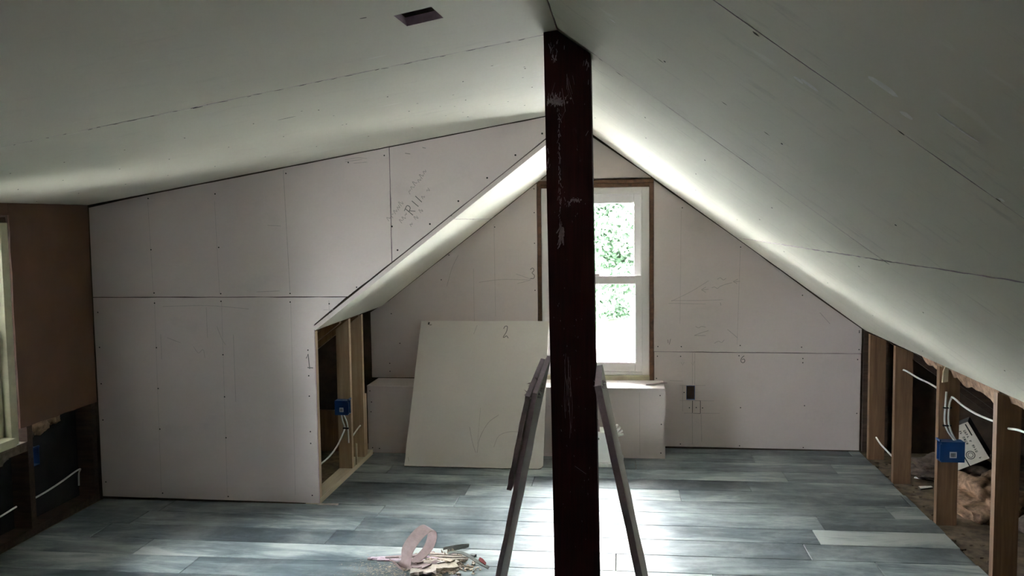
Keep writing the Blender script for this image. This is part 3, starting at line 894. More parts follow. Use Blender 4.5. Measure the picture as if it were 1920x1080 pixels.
bm = bmesh.new(); stroke(bm, [(lx1 - .175, .46), (lx1 - .172, .02)], Fl, .002); link_mesh('pencil_line', bm, 'pencil_faint', fp)
box_obj('top_panel', lx0, lx1 - .002, -.006, YG - BY - .001, BZ - .014, BZ, 'wall_board', led, .003)
box_obj('side_panel', lx1 - .0127, lx1, .013, YG - BY - .002, 0, BZ - .0145, 'wall_board', led)
box_obj('frame_rail', lx0 + .02, lx1 - .03, .014, .05, .0, .04, 'pine', led)
box_obj('frame_rail', lx0 + .02, lx1 - .03, .014, .05, .42, .46, 'pine', led)
bm = bmesh.new()
prism(bm, [(0, 0, .002), (.06, .045, .002), (.15, .055, .006), (.11, .03, .012), (.05, -.005, .004)], (0, 0, .005))
o = link_mesh('paper_scrap', bm, 'paper_brown', None, (.175, 6.21, BZ))
tag(o, 'curled brown paper scrap lying on the end of the boxed ledge', 'scrap')

# ------------------------------------------------------------------ RIGHT KNEE WALL (open old studs) and eave
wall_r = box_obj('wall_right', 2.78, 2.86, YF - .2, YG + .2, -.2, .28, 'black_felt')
tag(wall_r, 'open knee wall of old brown studs under the steep ceiling', 'wall', kind='structure')
def r_stud(y, seed=0):
    bm = bmesh.new()
    x0, x1 = XR + .002, XR + .106
    b0 = [(x0, y, -.010), (x1, y, -.010), (x1, y, z_right(x1) + .02), (x0, y, z_right(x0) - .004 if False else z_right(XR + .02) - .002)]
    vs = [bm.verts.new(p) for p in b0]; ve = [bm.verts.new(Vector(p) + Vector((0, .042, 0))) for p in b0]
    bm.faces.new(vs); bm.faces.new(ve[::-1])
    for i in range(4):
        f = bm.faces.new((vs[i], vs[(i + 1) % 4], ve[(i + 1) % 4], ve[i]))
    return link_mesh('stud', bm, 'old_stud', wall_r)
for y in (6.225, 5.665, 4.905, 4.175, 3.43, 2.70, 1.95, 1.2):
    r_stud(y)
bm = bmesh.new(); prism(bm, [(1.80, 0, z_right(1.80) + .03), (2.80, 0, z_right(2.80) + .03), (2.80, 0, z_right(2.80) + .18), (1.60, 0, z_right(1.60) + .18), (1.60, 0, z_right(1.60) + .03)], (0, .042, 0))
r1 = link_mesh('rafter', bm, 'dark_board', ceil_r, (0, 5.715, 0))
for y in (6.28, 4.955, 4.225, 3.48, 2.75):
    r_ = r1.copy(); col.objects.link(r_); r_.location = (0, y, 0)
# low back board in the corner bay
box_obj('corner_board', XR + .004, XR + .17, YG - .012, YG + .012, 0, .86, 'dark_board', wall_r)
electric_box('outlet_box', (XR - .004, 4.838, .352), 'blue outlet box with barcode sticker on the old brown stud', .118, .066, .108, -1)
xc = XR + .05
cable('electrical_cable', [(xc, 5.70, .700), (xc, 5.60, .705), (xc, 5.40, .700), (xc, 5.20, .704), (xc, 5.05, .700), (xc, 4.95, .695)], 'white cable sagging between two old brown studs beside the gable wall')
cable('electrical_cable', [(XR + .085, 4.885, .455), (XR + .060, 4.893, .51), (XR + .048, 4.893, .56), (XR + .05, 4.893, .64), (XR + .056, 4.885, .680), (xc, 4.84, .695), (xc, 4.70, .680), (xc, 4.55, .676), (xc, 4.40, .682), (xc, 4.25, .692)], 'white cable rising from the blue box and arching over to the next old stud')
cable('electrical_cable', [(XR + .078, 4.880, .455), (XR + .045, 4.895, .51), (XR + .030, 4.896, .56), (XR + .032, 4.896, .64), (XR + .036, 4.899, .715)], 'white cable rising straight up the old stud above the blue box')
cable('electrical_cable', [(xc, 4.17, .690), (xc, 4.05, .708), (xc, 3.85, .715), (xc, 3.60, .70), (xc, 3.48, .70)], 'white cable leaving the honey edged old stud away from the blue box')
cable('electrical_cable', [(xc, 6.22, .145), (xc, 6.10, .125), (xc + .005, 5.95, .112), (xc, 5.72, .105)], 'low white cable in the dark corner bay beside the gable wall')
for z, ud in ((.63, 'upper'), (.535, 'lower')):
    s_ = box_obj('cable_staple', -.022, .022, -.006, .004, -.004, .004, 'black_plastic', None, .0015, (XR + .041, 4.895, z))
    tag(s_, ud + ' black cable staple holding two white cables to the old brown stud', 'staple', 'black cable staples')
# wood wedge near the top of the stud
bm = bmesh.new(); prism(bm, [(0, 0, 0), (.028, 0, .005), (.030, 0, .07), (.018, 0, .098), (.004, 0, .06)], (0, .012, 0))
o = link_mesh('wood_splinter', bm, 'pine_pale', wall_r, (XR + .012, 4.890, .765))

def lump(name, loc, size, mat, label, cat, seed, amp=.35, group=None):
    bm = bmesh.new()
    bmesh.ops.create_icosphere(bm, subdivisions=4, radius=1)
    for v in bm.verts:
        d = noise.fractal(v.co * 2.6 + Vector((seed, 0, 0)), 1.0, 2.0, 4) * amp
        c = v.co * (1 + d)
        v.co = Vector((c.x * size[0], c.y * size[1], max(c.z, -.55) * size[2]))
    zmin = min(v.co.z for v in bm.verts)
    for v in bm.verts: v.co.z -= zmin
    o = link_mesh(name, bm, mat, None, loc, smooth=True)
    return tag(o, label, cat, group)
lump('insulation_batt', (2.02, 5.16, -.011), (.17, .30, .12), 'insulation', 'torn tan insulation batt lying behind the stud with the blue box', 'insulation', 1.0, .5)
lump('insulation_batt', (2.22, 4.50, -.011), (.22, .32, .16), 'dark_insulation', 'grey dusty insulation heap in the eave farthest from the gable wall', 'insulation', 2.0, .5)
lump('insulation_batt', (2.12, 5.86, -.011), (.26, .22, .07), 'dark_insulation', 'low dusty insulation heap in the eave near the gable wall', 'insulation', 3.0, .5)
def shard(name, loc, pts, th, mat, label, cat, rz=0, group=None):
    bm = bmesh.new(); prism(bm, [(a, c, 0) for a, c in pts], (0, 0, th))
    o = link_mesh(name, bm, mat, None, loc); o.rotation_euler.z = rz
    return tag(o, label, cat, group)
shard('debris_chip', (1.80, 5.55, -.0108), [(0, 0), (.09, .01), (.10, .04), (.02, .05)], .008, 'tear', 'short pale chip on the subfloor just behind the old stud', 'debris', .3, 'pale chips in the eave')
shard('debris_chip', (1.84, 5.80, -.0108), [(0, 0), (.13, .0), (.12, .03), (.01, .025)], .008, 'tear', 'long thin pale chip on the subfloor in the bay next to the gable', 'debris', -.4, 'pale chips in the eave')
shard('debris_chip', (2.36, 5.30, -.0108), [(0, 0), (.12, .01), (.10, .04), (.0, .03)], .02, 'tear', 'thick pale chip lying deep in the eave beyond the insulation', 'debris', .5, 'pale chips in the eave')
rn = random.Random(12)
bm = bmesh.new()
for i in range(150):
    x, y = rn.uniform(XR + .0, XR + .40), rn.uniform(3.9, 6.3)
    if x > 1.80: continue
    s = rn.uniform(.004, .018)
    z = -.0105
    a = rn.uniform(0, 6.28)
    ps = [(x + math.cos(a + k * 2.1) * s * rn.uniform(.5, 1.3), y + math.sin(a + k * 2.1) * s * rn.uniform(.5, 1.3), z) for k in range(3)]
    prism(bm, ps, (0, 0, rn.uniform(.002, .007)))
o = link_mesh('rubble_crumbs', bm, 'subfloor'); tag(o, 'brown dust and rubble crumbs on the subfloor along the open studs', 'debris', kind='stuff')
# ragged insulation skirt hanging under the ceiling edge
for i, (y0, y1) in enumerate(((4.25, 4.86), (4.96, 5.3), (3.5, 4.15))):
    bm = bmesh.new()
    n = 14
    top = []; low = []
    for k in range(n + 1):
        y = y0 + (y1 - y0) * k / n
        d = .03 + .045 * abs(noise.noise(Vector((y * 5, i * 3.1, 0)))) + (.03 if i == 0 else 0) * (1 - k / n)
        x = XR + .035
        top.append((x, y, z_right(x) + .01)); low.append((x + .02 + .01 * noise.noise(Vector((y * 9, 2, 0))), y, z_right(x) - d))
    A = [bm.verts.new(p) for p in top]; B = [bm.verts.new(p) for p in low]
    C_ = [bm.verts.new(Vector(p) + Vector((.03, 0, .01))) for p in low]; D_ = [bm.verts.new(Vector(p) + Vector((.05, 0, 0))) for p in top]
    for k in range(n):
        for P, Q in ((A, B), (B, C_), (C_, D_), (D_, A)):
            bm.faces.new((P[k], Q[k], Q[k + 1], P[k + 1]))
    link_mesh('insulation_edge', bm, 'insulation', wall_r)
# tilted carton
ct = thing('carton', (1.915, 5.22, .345), 'tilted off white printed carton with dark sides wedged in the eave behind the blue box', 'carton', rot=(0, math.radians(60), math.radians(-24)))
cw, chh, cd = .225, .18, .15
box_obj('body', -cw / 2, cw / 2, .002, cd, -chh / 2, chh / 2, 'carton_dark', ct, .003)
fp = box_obj('printed_face', -cw / 2, cw / 2, -.001, .002, -chh / 2, chh / 2, 'carton', ct)
Fc = (Vector((0, -.001, 0)), Vector((1, 0, 0)), Vector((0, 0, 1)), Vector((0, -1, 0)))
bm = bmesh.new(); rn = random.Random(9)
stroke(bm, [(-.105, .072), (-.035, .072)], Fc, .007)
def fake_word_row(z, x0, x1, h):
    x = x0
    while x < x1:
        w = rn.uniform(.006, .011)
        if rn.random() > .15:
            stroke(bm, [(x, z - h / 2), (x, z + h / 2)], Fc, .0028)
            stroke(bm, [(x, z + rn.choice((-h / 2, 0, h / 2)) * .8), (x + w * .7, z + rn.choice((-h / 2, 0, h / 2)) * .8)], Fc, .0028)
            if rn.random() > .4: stroke(bm, [(x + w * .7, z - h / 2), (x + w * .7, z + h / 2)], Fc, .0024)
        x += w + .004
fake_word_row(.050, -.075, .095, .013)
fake_word_row(.028, -.080, .0, .013)
stroke(bm, [(.06 + .022 * math.cos(a * .2618), .012 + .022 * math.sin(a * .2618)) for a in range(25)], Fc, .004)
stroke(bm, [(.06 + .013 * math.cos(a * .2618), .012 + .013 * math.sin(a * .2618)) for a in range(25)], Fc, .003)
stroke(bm, [(-.118, -.022), (.118, -.022)], Fc, .006)
link_mesh('printing', bm, 'ink', fp)

# ------------------------------------------------------------------ WALL behind the camera
bm = bmesh.new()
def zo(x): return (z_right(x) if x > XRIDGE else z_dormer(x)) + .2
prism(bm, [(a, YF - .14, c) for a, c in [(-3.28, -.2), (2.94, -.2), (2.94, .13), (XRIDGE, zo(XRIDGE)), (-3.28, zo(-3.28))]], (0, .14, 0))
wall_f = link_mesh('wall_front', bm, 'wall_board')
tag(wall_f, 'plain drywall end wall facing the gable window', 'wall', kind='structure')

# ------------------------------------------------------------------ POST
PY0, PY1 = 2.880, 3.020
def px(x_top, z): return x_top + (2.24 - z) * .0113
bm = bmesh.new()
xl_, xr_ = -.240, -.092
poly = [(px(xl_, 0), 0.0005), (px(xr_, 0), 0.0005), (xr_, z_right(xr_) - .005), (XRIDGE + .016, z_right(XRIDGE + .016) - .006), (XRIDGE, ZRIDGE - .006), (xl_, z_dormer(xl_) - .004)]
prism(bm, [(a + .15, 0, c) for a, c in poly], (0, PY1 - PY0, 0))
bmesh.ops.bevel(bm, geom=[e for e in bm.edges if abs((e.verts[0].co - e.verts[1].co).normalized().z) > .9], offset=.003, segments=2, affect='EDGES')
post = link_mesh('support_post', bm, 'post', None, (-.15, PY0, 0))
tag(post, 'thick dark maroon varnished wooden post rising to the ridge with chalky scrapes', 'post')
# scraped marks on the front face, as seen: patches of chalk, vertical scratches
Fp = (Vector((.15, 0, 0)), Vector((1, 0, 0)), Vector((0, 0, 1)), Vector((0, -1, 0)))
def pz(ypix): return 2.237 - (ypix - 62) * (2.237 - .465) / (1080 - 62)
def pxx(xpix, ypix): return -.240 + (xpix - 1019 - (ypix - 62) * .0206) * (.148 / 87.0) + (ypix - 62) * 1.95e-5
rn = random.Random(21)
bm = bmesh.new()
def post_patch(x, y, w, h, n, ln, wd):
    for i in range(n):
        a = x + rn.gauss(0, w / 2.2); c = y + rn.gauss(0, h / 2.2)
        l = ln * rn.uniform(.4, 1.3)
        an = rn.gauss(0, .25)
        p = [(pxx(a, c), pz(c)), (pxx(a + math.sin(an) * l, c + l), pz(c + l))]
        if p[0][0] < -.235 or p[0][0] > -.097 or p[1][0] < -.235 or p[1][0] > -.097 or p[0][1] > z_right(max(p[0][0], XRIDGE)) - .03: continue
        stroke(bm, p, Fp, wd * rn.uniform(.5, 1.4), .0007)
post_patch(1036, 178, 14, 12, 26, 9, .0016)
post_patch(1047, 184, 22, 7, 70, 4, .0040)
post_patch(1038, 105, 6, 8, 12, 5, .003)
post_patch(1040, 85, 20, 30, 16, 8, .0012)
post_patch(1060, 155, 16, 30, 12, 26, .0009)
for yy in range(200, 440, 9): post_patch(1050 - 2 + (yy - 200) * .012, yy, 2.5, 8, 3, 6, .0015)
post_patch(1053, 425, 4, 24, 44, 12, .0030)
post_patch(1077, 366, 13, 4, 40, 2, .0044)
post_patch(1066, 369, 8, 8, 8, 6, .0012)
post_patch(1101, 110, 6, 14, 16, 12, .0018)
for yy in range(120, 300, 30): post_patch(1106, yy, 3, 10, 3, 8, .0015)
post_patch(1027, 300, 4, 20, 8, 10, .0016)
for k in range(9):
    x0 = 1068 + rn.uniform(-7, 7); y0 = rn.uniform(640, 700); ln = rn.uniform(60, 130)
    stroke(bm, [(pxx(x0 + 6 * math.sin(j * .9 + k) * .3 + j * .6 - 4, y0 + ln * j / 6), pz(y0 + ln * j / 6)) for j in range(7)], Fp, .0007, .0007)
stroke(bm, [(pxx(1079, 865), pz(865)), (pxx(1101, 880), pz(880))], Fp, .0009, .0007)
post_patch(1075, 700, 60, 500, 60, 3, .0010)
mk = link_mesh('scrape_marks', bm, 'chalk', post); tag(mk, 'pale chalky scrapes', kind='stuff')

# ------------------------------------------------------------------ LEANING DRYWALL SHEET marked 2
sh = thing('drywall_sheet', (-1.449, 5.768, 0.001), 'large loose drywall sheet marked 2 leaning on the boxed ledge', 'drywall sheet', rot=(-math.atan2(.585, .915), 0, 0))
bm = bmesh.new()
sw, shh = .938, 1.085
pr = rough_poly([(0, 0), (sw - .035, -.004), (sw - .012, .004), (sw, .022), (sw - .002, shh), (0.004, shh)], .06, .0016, 61)
prism(bm, [(a, 0, c + .008) for a, c in pr], (0, .0127, 0), 1, 0)
sp = link_mesh('board', bm, ['sheet', 'paper_pale'], sh)
Fs = (Vector((0, 0, .008)), Vector((1, 0, 0)), Vector((0, 0, 1)), Vector((0, -1, 0)))
bm = bmesh.new()
ox, oz = .615, .955
stroke(bm, curve2([(ox, oz + .068), (ox + .010, oz + .088), (ox + .026, oz + .085), (ox + .022, oz + .045), (ox + .002, oz + .004), (ox + .010, oz + .0), (ox + .024, oz + .012), (ox + .038, oz - .006)]), Fs, .005)
link_mesh('pencil_number', bm, 'pencil', sp)['label'] = 'handwritten number 2'
bm = bmesh.new()
stroke(bm, curve2([(.49, .10), (.50, .20), (.55, .31), (.62, .37)]), Fs, .004); stroke(bm, curve2([(.48, .10), (.45, .18), (.425, .28)]), Fs, .0035); stroke(bm, curve2([(.60, .14), (.63, .22), (.70, .25), (.76, .25)]), Fs, .003)
stroke(bm, [(.49, .42), (.488, .16)], Fs, .002); stroke(bm, [(.42, 1.05), (.40, .98)], Fs, .003); stroke(bm, [(.02, .06), (.03, .03)], Fs, .004)
link_mesh('pencil_line', bm, 'pencil_faint', sp)
bm = bmesh.new(); stroke(bm, [(.062, 1.055), (.064, 1.075)], Fs, .012); stroke(bm, [(.07, 1.052), (.085, 1.054)], Fs, .005); link_mesh('dark_smudge', bm, 'ink', sp)

# ------------------------------------------------------------------ LEANING STRIPS
def lean_strip(name, x_foot, x_top, z_top, z_foot, y0, w, th, slant_cut, label, seed):
    """narrow board standing on edge: width runs away along y, thickness across the lean"""
    d = Vector((x_top - x_foot, 0, z_top - z_foot))
    t = thing(name, (x_foot, y0, z_foot), label, 'drywall strip', 'drywall strips leaning on the post')
    L = d.length
    ax = d.normalized()
    nrm = Vector((ax.z, 0, -ax.x))          # towards +x
    bm = bmesh.new()
    rn = random.Random(seed)
    n = 16
    ringsA = []
    for i in range(n + 1):
        s = L * i / n
        jit = rn.uniform(-.0012, .0012)
        def P(a, c):   # a across thickness 0..th, c along width
            s2 = s + slant_cut * c / w if i == n else s
            q = ax * s2 + nrm * (a + (jit if 0 < i < n else 0)) + Vector((0, c, 0))
            return q
        ringsA.append([bm.verts.new(P(0, 0)), bm.verts.new(P(th, 0)), bm.verts.new(P(th, w)), bm.verts.new(P(0, w))])
    for A, B in zip(ringsA, ringsA[1:]):
        for k in range(4):
            f = bm.faces.new((A[k], A[(k + 1) % 4], B[(k + 1) % 4], B[k]))
            f.material_index = 1 if k in (0, 2) else 0
    for f in (bm.faces.new(ringsA[0]), bm.faces.new(ringsA[-1][::-1])): f.material_index = 1
    if z_foot < .1:   # keep the foot on the floor
        zmin = min(v.co.z for v in bm.verts)
        for v in bm.verts: v.co.z -= zmin - .0005
    b_ = link_mesh('board', bm, ['sheet', 'gypsum'], t)
    # frayed paper at the top end
    bm = bmesh.new()
    for k in range(14):
        c = rn.uniform(0, w * .4); a = rn.choice((-.001, th + .001))
        p = ax * (L + slant_cut * c / w - rn.uniform(0, .012)) + nrm * a + Vector((0, c, 0))
        q = p + nrm * (rn.uniform(.004, .014) * (1 if a > 0 else -1)) + ax * rn.uniform(-.012, .008)
        r_ = p - ax * .005 + Vector((0, .004, 0))
        bm.faces.new([bm.verts.new(v) for v in (p, q, r_)])
    tag(link_mesh('frayed_paper', bm, 'gypsum', t), kind='stuff')
    return t
# inner one reaches the floor, outer one is shorter and rides against it
kx = (-.231 + .345) / (1.152 - .603)
kx = .2085
lean_strip('drywall_strip', -.2525 - 1.146 * kx, -.2525, 1.146, 0.0, 2.53, .42, .0140, .045, 'long mauve edged drywall strip leaning on the post, the one touching its side', 1)
lean_strip('drywall_strip', -.2735 - (1.140 - .862) * kx, -.2735, 1.140, .862, 2.53, .42, .0140, .045, 'short mauve edged drywall strip sandwiched outside the longer leaning strip', 2)
lean_strip('drywall_strip', -.0775 + 1.148 * .2100, -.0775, 1.148, 0.0, 2.64, .32, .0205, .01, 'single mauve edged drywall strip leaning alone on the other side of the post', 3)

# ------------------------------------------------------------------ WHITE METAL BOX behind the strip
hb_ = thing('duct_box', (-.26, 5.87, 0.0), 'white metal duct box with fan of bent tabs standing before the boxed ledge', 'duct box')
bm = bmesh.new()
outline = [(0, .030), (.262, .030), (.262, .045), (.235, .12), (.222, .19), (.205, .232), (0, .232)]
prism(bm, [(a, 0, c) for a, c in outline], (0, .17, 0))
bmesh.ops.bevel(bm, geom=bm.edges[:], offset=.005, segments=2, affect='EDGES')
link_mesh('casing', bm, 'metal_white', hb_)
bm = bmesh.new(); bevel_box(bm, -.006, .262, -.012, .17, 0.0, .027, .006); bevel_box(bm, .250, .278, -.02, .13, 0.0, .055, .01)
link_mesh('base', bm, 'metal_white', hb_)
bm = bmesh.new()
tube(bm, spline([(.205, -.004, .235), (.222, -.004, .20), (.236, -.004, .13), (.262, -.004, .05)]), .008, 8); link_mesh('trim_edge', bm, 'metal_white', hb_, smooth=True)
for i in range(5):
    a = math.radians(78 - i * 17)
    cx_, cz_ = .198 + .035 * math.cos(a), .222 + .028 * math.sin(a) - i * .004
    bm = bmesh.new()
    dx, dz = math.cos(a), math.sin(a)
    tx, tz = -dz, dx
    w, l = .0068, .046
    prism(bm, [(cx_ - tx * w, 0, cz_ - tz * w), (cx_ + tx * w, 0, cz_ + tz * w), (cx_ + tx * w + dx * l, -.012, cz_ + tz * w + dz * l), (cx_ - tx * w + dx * l, .012, cz_ - tz * w + dz * l)], (0, .04, 0))
    link_mesh('tab', bm, 'metal_white', hb_)
bm = bmesh.new(); discs(bm, [(.112, .19)], (Vector((0, 0, 0)), Vector((1, 0, 0)), Vector((0, 0, 1)), Vector((0, -1, 0))), .007, 12, .002); link_mesh('knob', bm, 'grey_paper', hb_)
bm = bmesh.new(); prism(bm, [(.09, .03, .232), (.12, .03, .232), (.115, .03, .30), (.10, .03, .32)], (0, .03, 0)); link_mesh('handle', bm, 'paper_brown', hb_)

# ------------------------------------------------------------------ DEBRIS PILE
def ribbon(name, pts, width_dir, width, mat, label, cat, th=.0022, taper=None, group=None):
    P = spline(pts, 7)
    p0 = Vector((P[0].x, P[0].y, 0))
    wd = Vector(width_dir).normalized()
    bm = bmesh.new()
    A = []
    for i, p in enumerate(P):
        t = (P[min(i + 1, len(P) - 1)] - P[max(i - 1, 0)]).normalized()
        n_ = t.cross(wd).normalized()
        f = i / (len(P) - 1)
        w = width * (taper(f) if taper else 1)
        c = p - p0
        A.append([bm.verts.new(c - wd * w / 2 - n_ * th / 2), bm.verts.new(c + wd * w / 2 - n_ * th / 2), bm.verts.new(c + wd * w / 2 + n_ * th / 2), bm.verts.new(c - wd * w / 2 + n_ * th / 2)])
    for a, b_ in zip(A, A[1:]):
        for k in range(4): bm.faces.new((a[k], a[(k + 1) % 4], b_[(k + 1) % 4], b_[k]))
    bm.faces.new(A[0]); bm.faces.new(A[-1][::-1])
    zmin = min(v.co.z for v in bm.verts)
    if zmin < .001:
        for v in bm.verts: v.co.z += .001 - zmin
    o = link_mesh(name, bm, mat, None, p0, smooth=False)
    return tag(o, label, cat, group)
ribbon('paper_curl', [(-1.03, 4.00, .012), (-1.075, 4.02, .045), (-1.055, 4.05, .012), (-1.015, 4.03, .030), (-1.01, 4.05, .085), (-.975, 4.08, .140), (-.935, 4.13, .168), (-.915, 4.16, .150), (-.915, 4.16, .105), (-.935, 4.12, .060), (-.985, 4.06, .022)], (.85, -.35, -.30), .064, 'paper_brown', 'tall curled loop of mauve facing paper standing in the debris pile', 'paper strip', .003, lambda f: .55 + .45 * math.sin(f * 3.1))
def stick(loc, l, w, h, rz, mat, label, tilt=0.0, name='drywall_sliver', group='thin slivers in the debris pile'):
    bm = bmesh.new()
    rn_ = random.Random(int(l * 1e5))
    box(bm, -l / 2, l / 2, -w / 2, w / 2, 0, h)
    bmesh.ops.subdivide_edges(bm, edges=[e for e in bm.edges if abs((e.verts[0].co - e.verts[1].co).x) > l * .5], cuts=5)
    for v in bm.verts:
        v.co.y += rn_.uniform(-.2, .2) * w
        v.co.z += rn_.uniform(0, .25) * h + (v.co.x + l / 2) * tilt
    o = link_mesh(name, bm, mat, None, loc); o.rotation_euler.z = rz
    return tag(o, label, 'sliver', group)
stick((-1.10, 4.165, .001), .27, .018, .008, .25, 'paper_brown', 'long mauve drywall sliver slanting behind the paper loop')
stick((-1.06, 4.13, .001), .24, .014, .008, .06, 'gypsum', 'straight pale mauve sliver lying under the paper loop')
stick((-1.00, 4.20, .001), .18, .016, .008, .5, 'paper_brown', 'mauve sliver crossing at the back of the paper loop')
stick((-1.18, 4.14, .001), .07, .02, .010, .1, 'gypsum', 'short stubby mauve sliver at the tip of the debris pile')
stick((-.87, 4.20, .010), .20, .012, .007, -.08, 'paper_pale', 'long pale drywall sliver at the back of the crumbs')
stick((-.83, 4.165, .012), .19, .010, .007, .02, 'paper_pale', 'long pale drywall sliver lying along the top of the crumbs')
stick((-.90, 4.15, .008), .16, .014, .007, -.35, 'gypsum', 'mauve sliver between the paper loop and the crumbs')
stick((-.79, 4.14, .010), .11, .010, .007, .2, 'paper_pale', 'short pale sliver pointing to the grey edge strip')
OFF = [(-.93, 4.085, .11, .040, .010, .5, .10, 'paper_pale', 'pale torn offcut tilted up beside the paper loop'), (-.835, 4.035, .135, .050, .016, .34, .0, 'crumb', 'thick tan offcut slab with a ragged side in the debris pile'),
       (-.95, 4.025, .10, .055, .010, -.5, .12, 'paper_brown', 'mauve offcut leaning at the foot of the paper loop'), (-.875, 4.095, .085, .034, .010, -.9, .2, 'sheet', 'narrow grey offcut tilted steeply on the crumbs'),
       (-.92, 3.985, .12, .060, .012, .2, .05, 'paper_pale', 'wide pale offcut in front of the paper loop'), (-.83, 4.105, .08, .028, .010, -.6, .15, 'crumb', 'small tan offcut lying on the heap of crumbs'),
       (-.885, 4.045, .075, .036, .008, 1.1, .25, 'paper_brown', 'small mauve offcut standing in the middle of the debris pile'), (-.80, 4.085, .07, .026, .008, .9, .1, 'paper_pale', 'small pale offcut between the crumbs and the grey edge strip'),
       (-.965, 4.075, .07, .030, .008, -1.0, .2, 'paper_brown', 'small mauve offcut under the paper loop')]
for i, (x, y, l, w, h, rz, tl, mt, lb) in enumerate(OFF):
    stick((x, y, .001 + .004 * (i % 3)), l, w, h, rz, mt, lb, tl, 'drywall_offcut', 'broken offcuts in the debris pile')
ribbon('edge_strip', [(-.845, 4.205, .018), (-.80, 4.195, .030), (-.745, 4.155, .034), (-.69, 4.10, .028), (-.645, 4.075, .016), (-.622, 4.07, .006)], (.25, .9, .3), .018, 'grey_paper', 'dark grey bent edge strip arching from debris pile toward the leaning strips', 'edge strip', .004)
ribbon('red_scrap', [(-.672, 4.094, .040), (-.655, 4.082, .034), (-.637, 4.074, .022)], (.2, .9, .3), .022, 'red', 'small dull red scrap on the tip of the grey edge strip', 'scrap', .004, lambda f: 1.1 - .8 * abs(f - .4))
ribbon('edge_strip', [(-.885, 4.285, .006), (-.83, 4.305, .012), (-.785, 4.325, .012), (-.762, 4.330, .011), (-.78, 4.312, .008), (-.83, 4.285, .005), (-.86, 4.27, .004)], (.1, .3, 1), .014, 'grey_paper', 'grey folded edge strip lying behind the crumbs of debris pile', 'edge strip', .003)
shard('debris_chip', (-.745, 4.215, .001), [(0, 0), (.03, -.012), (.04, .004), (.018, .016)], .010, 'grey_paper', 'small grey chip on the planks beside the grey edge strip', 'debris', .2)
rn = random.Random(31)
bm = bmesh.new()
for i in range(900):
    x = rn.gauss(-.865, .07); y = rn.gauss(4.085, .055)
    s = rn.uniform(.003, .011)
    hgt = .016 * math.exp(-((x + .86) ** 2 / .008 + (y - 4.1) ** 2 / .004)) * rn.random()
    a = rn.uniform(0, 6.28)
    ps = [(x + math.cos(a + k * 2.09) * s * rn.uniform(.5, 1.4), y + math.sin(a + k * 2.09) * s * rn.uniform(.5, 1.4), .0008 + hgt) for k in range(3)]
    prism(bm, ps, (rn.uniform(-.002, .002), 0, rn.uniform(.002, .009)))
for i in range(9):
    x, y = rn.uniform(-.90, -.76), rn.uniform(4.18, 4.25); a = rn.uniform(0, 6.28)
    prism(bm, [(x, y, .004), (x + .012, y + .004, .004), (x + .004 + .006 * math.cos(a), y, .03)], (0, .003, 0))
o = link_mesh('gypsum_crumbs', bm, 'crumb'); tag(o, 'pale gypsum crumbs heaped in the debris pile', 'crumbs', kind='stuff')
bm = bmesh.new()
for i in range(500):
    x = rn.gauss(-1.10, .10); y = rn.gauss(4.03, .07)
    s = rn.uniform(.002, .006); a = rn.uniform(0, 6.28)
    prism(bm, [(x + math.cos(a + k * 2.09) * s, y + math.sin(a + k * 2.09) * s, .0005) for k in range(3)], (0, 0, .0008))
o = link_mesh('gypsum_dust', bm, 'dust'); tag(o, 'tan gypsum dust scattered on the planks around the paper loop', 'dust', kind='stuff')
# offcut sliver at the foot of the cheek wall
stick((-1.70, YC - .016, .001), .12, .016, .006, .04, 'paper_pale', 'pale sliver on the planks at the foot of the cheek wall corner', .0, 'drywall_sliver', None)

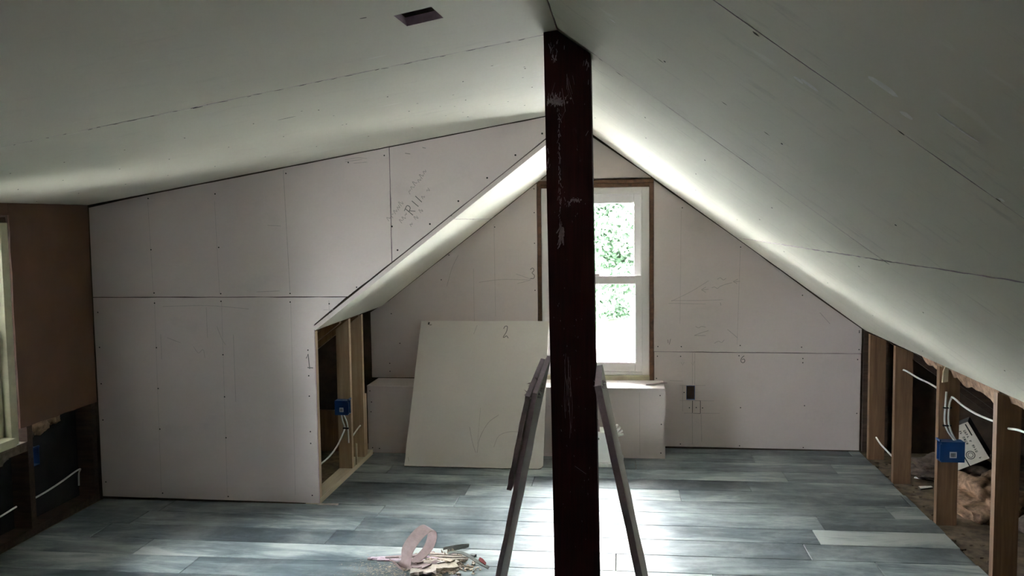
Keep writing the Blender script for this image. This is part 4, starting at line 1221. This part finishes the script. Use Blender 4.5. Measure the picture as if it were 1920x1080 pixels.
# ------------------------------------------------------------------ OUTDOORS
gr_ = box_obj('ground', -80, 80, -60, 36.5, -3.3, -3.0, 'gravel'); tag(gr_, 'pale gravel yard outside the gable window', 'ground', kind='structure')
gr_ = box_obj('lawn', -80, 80, 36.5, 110, -3.3, -3.0, 'grass'); tag(gr_, 'strip of mown grass under the trees outside', 'grass', kind='structure')
def tree(loc, h, spread, seed, n, mat, label):
    rn = random.Random(seed)
    t = thing('tree', loc, label, 'tree', 'trees beyond the yard')
    bm = bmesh.new()
    tube(bm, spline([(0, 0, 0), (.1, 0, h * .3), (-.1, .1, h * .6), (.05, 0, h * .92)], 4), [.20 - .16 * i / 12 for i in range(13)], 7)
    link_mesh('trunk', bm, 'bark', t, smooth=True)
    cl = []
    for k in range(44):
        zz = h * rn.uniform(.05, 1.0)
        rr_ = spread * (1 - .45 * abs(zz / h - .35)) * rn.uniform(.1, 1) ** .7
        a = rn.uniform(0, 6.28)
        cl.append((Vector((math.cos(a) * rr_, math.sin(a) * rr_, zz)), rn.uniform(.5, 1.0) * spread * .42))
    bm = bmesh.new()
    for c, r_ in cl[:14]:
        tube(bm, spline([(0, 0, max(.3, c.z - 1.2)), tuple(c * .55 + Vector((0, 0, c.z * .45 - .3))), tuple(c)], 3), [.05, .045, .04, .032, .026, .02, .012], 5)
    link_mesh('branches', bm, 'bark', t)
    vs, fs = [], []
    for c, r_ in cl:
        for i in range(n // 44):
            d = Vector((rn.gauss(0, 1), rn.gauss(0, 1), rn.gauss(0, .7)))
            d = d.normalized() * r_ * rn.random() ** .45
            p = c + d
            if p.z < .05: continue
            s = rn.uniform(.10, .20)
            u_ = Vector((rn.gauss(0, 1), rn.gauss(0, 1), rn.gauss(0, 1))).normalized()
            w_ = u_.orthogonal().normalized()
            b0 = len(vs)
            vs += [p - u_ * s, p + w_ * s * .5, p + u_ * s, p - w_ * s * .5]
            fs.append((b0, b0 + 1, b0 + 2, b0 + 3))
    me = bpy.data.meshes.new('foliage'); me.from_pydata([tuple(v) for v in vs], [], fs); me.materials.append(M[mat])
    o = bpy.data.objects.new('foliage', me); col.objects.link(o); o.parent = t; o['kind'] = 'stuff'
rn = random.Random(77)
for i in range(-2, 3):
    tree((-1.2 + 7.4 * i, 40.0, -3.0), 6.4 + (i % 2) * .8, 2.6, 210 + i, 15000, 'leaf_pale', 'pale green leafy tree at the edge of the pale yard')
for i in range(-2, 2):
    tree((2.5 + 7.6 * i, 48.0, -3.0), 8.0 + (i % 2), 2.7, 230 + i, 12000, 'leaf', 'darker green leafy tree behind the front row of trees')
tree((-7.4, 5.6, -3.0), 9.0, 2.4, 300, 16000, 'leaf', 'unseen dense tree added to shade the dormer window, beside the gable end')  # out of view, added to dim the daylight entering the dormer window
tree((-7.4, -0.7, -3.0), 8.0, 2.0, 301, 14000, 'leaf', 'unseen dense tree added to shade the dormer window, away from the gable end')  # also added out of view, blocks sky light streaking the cheek wall
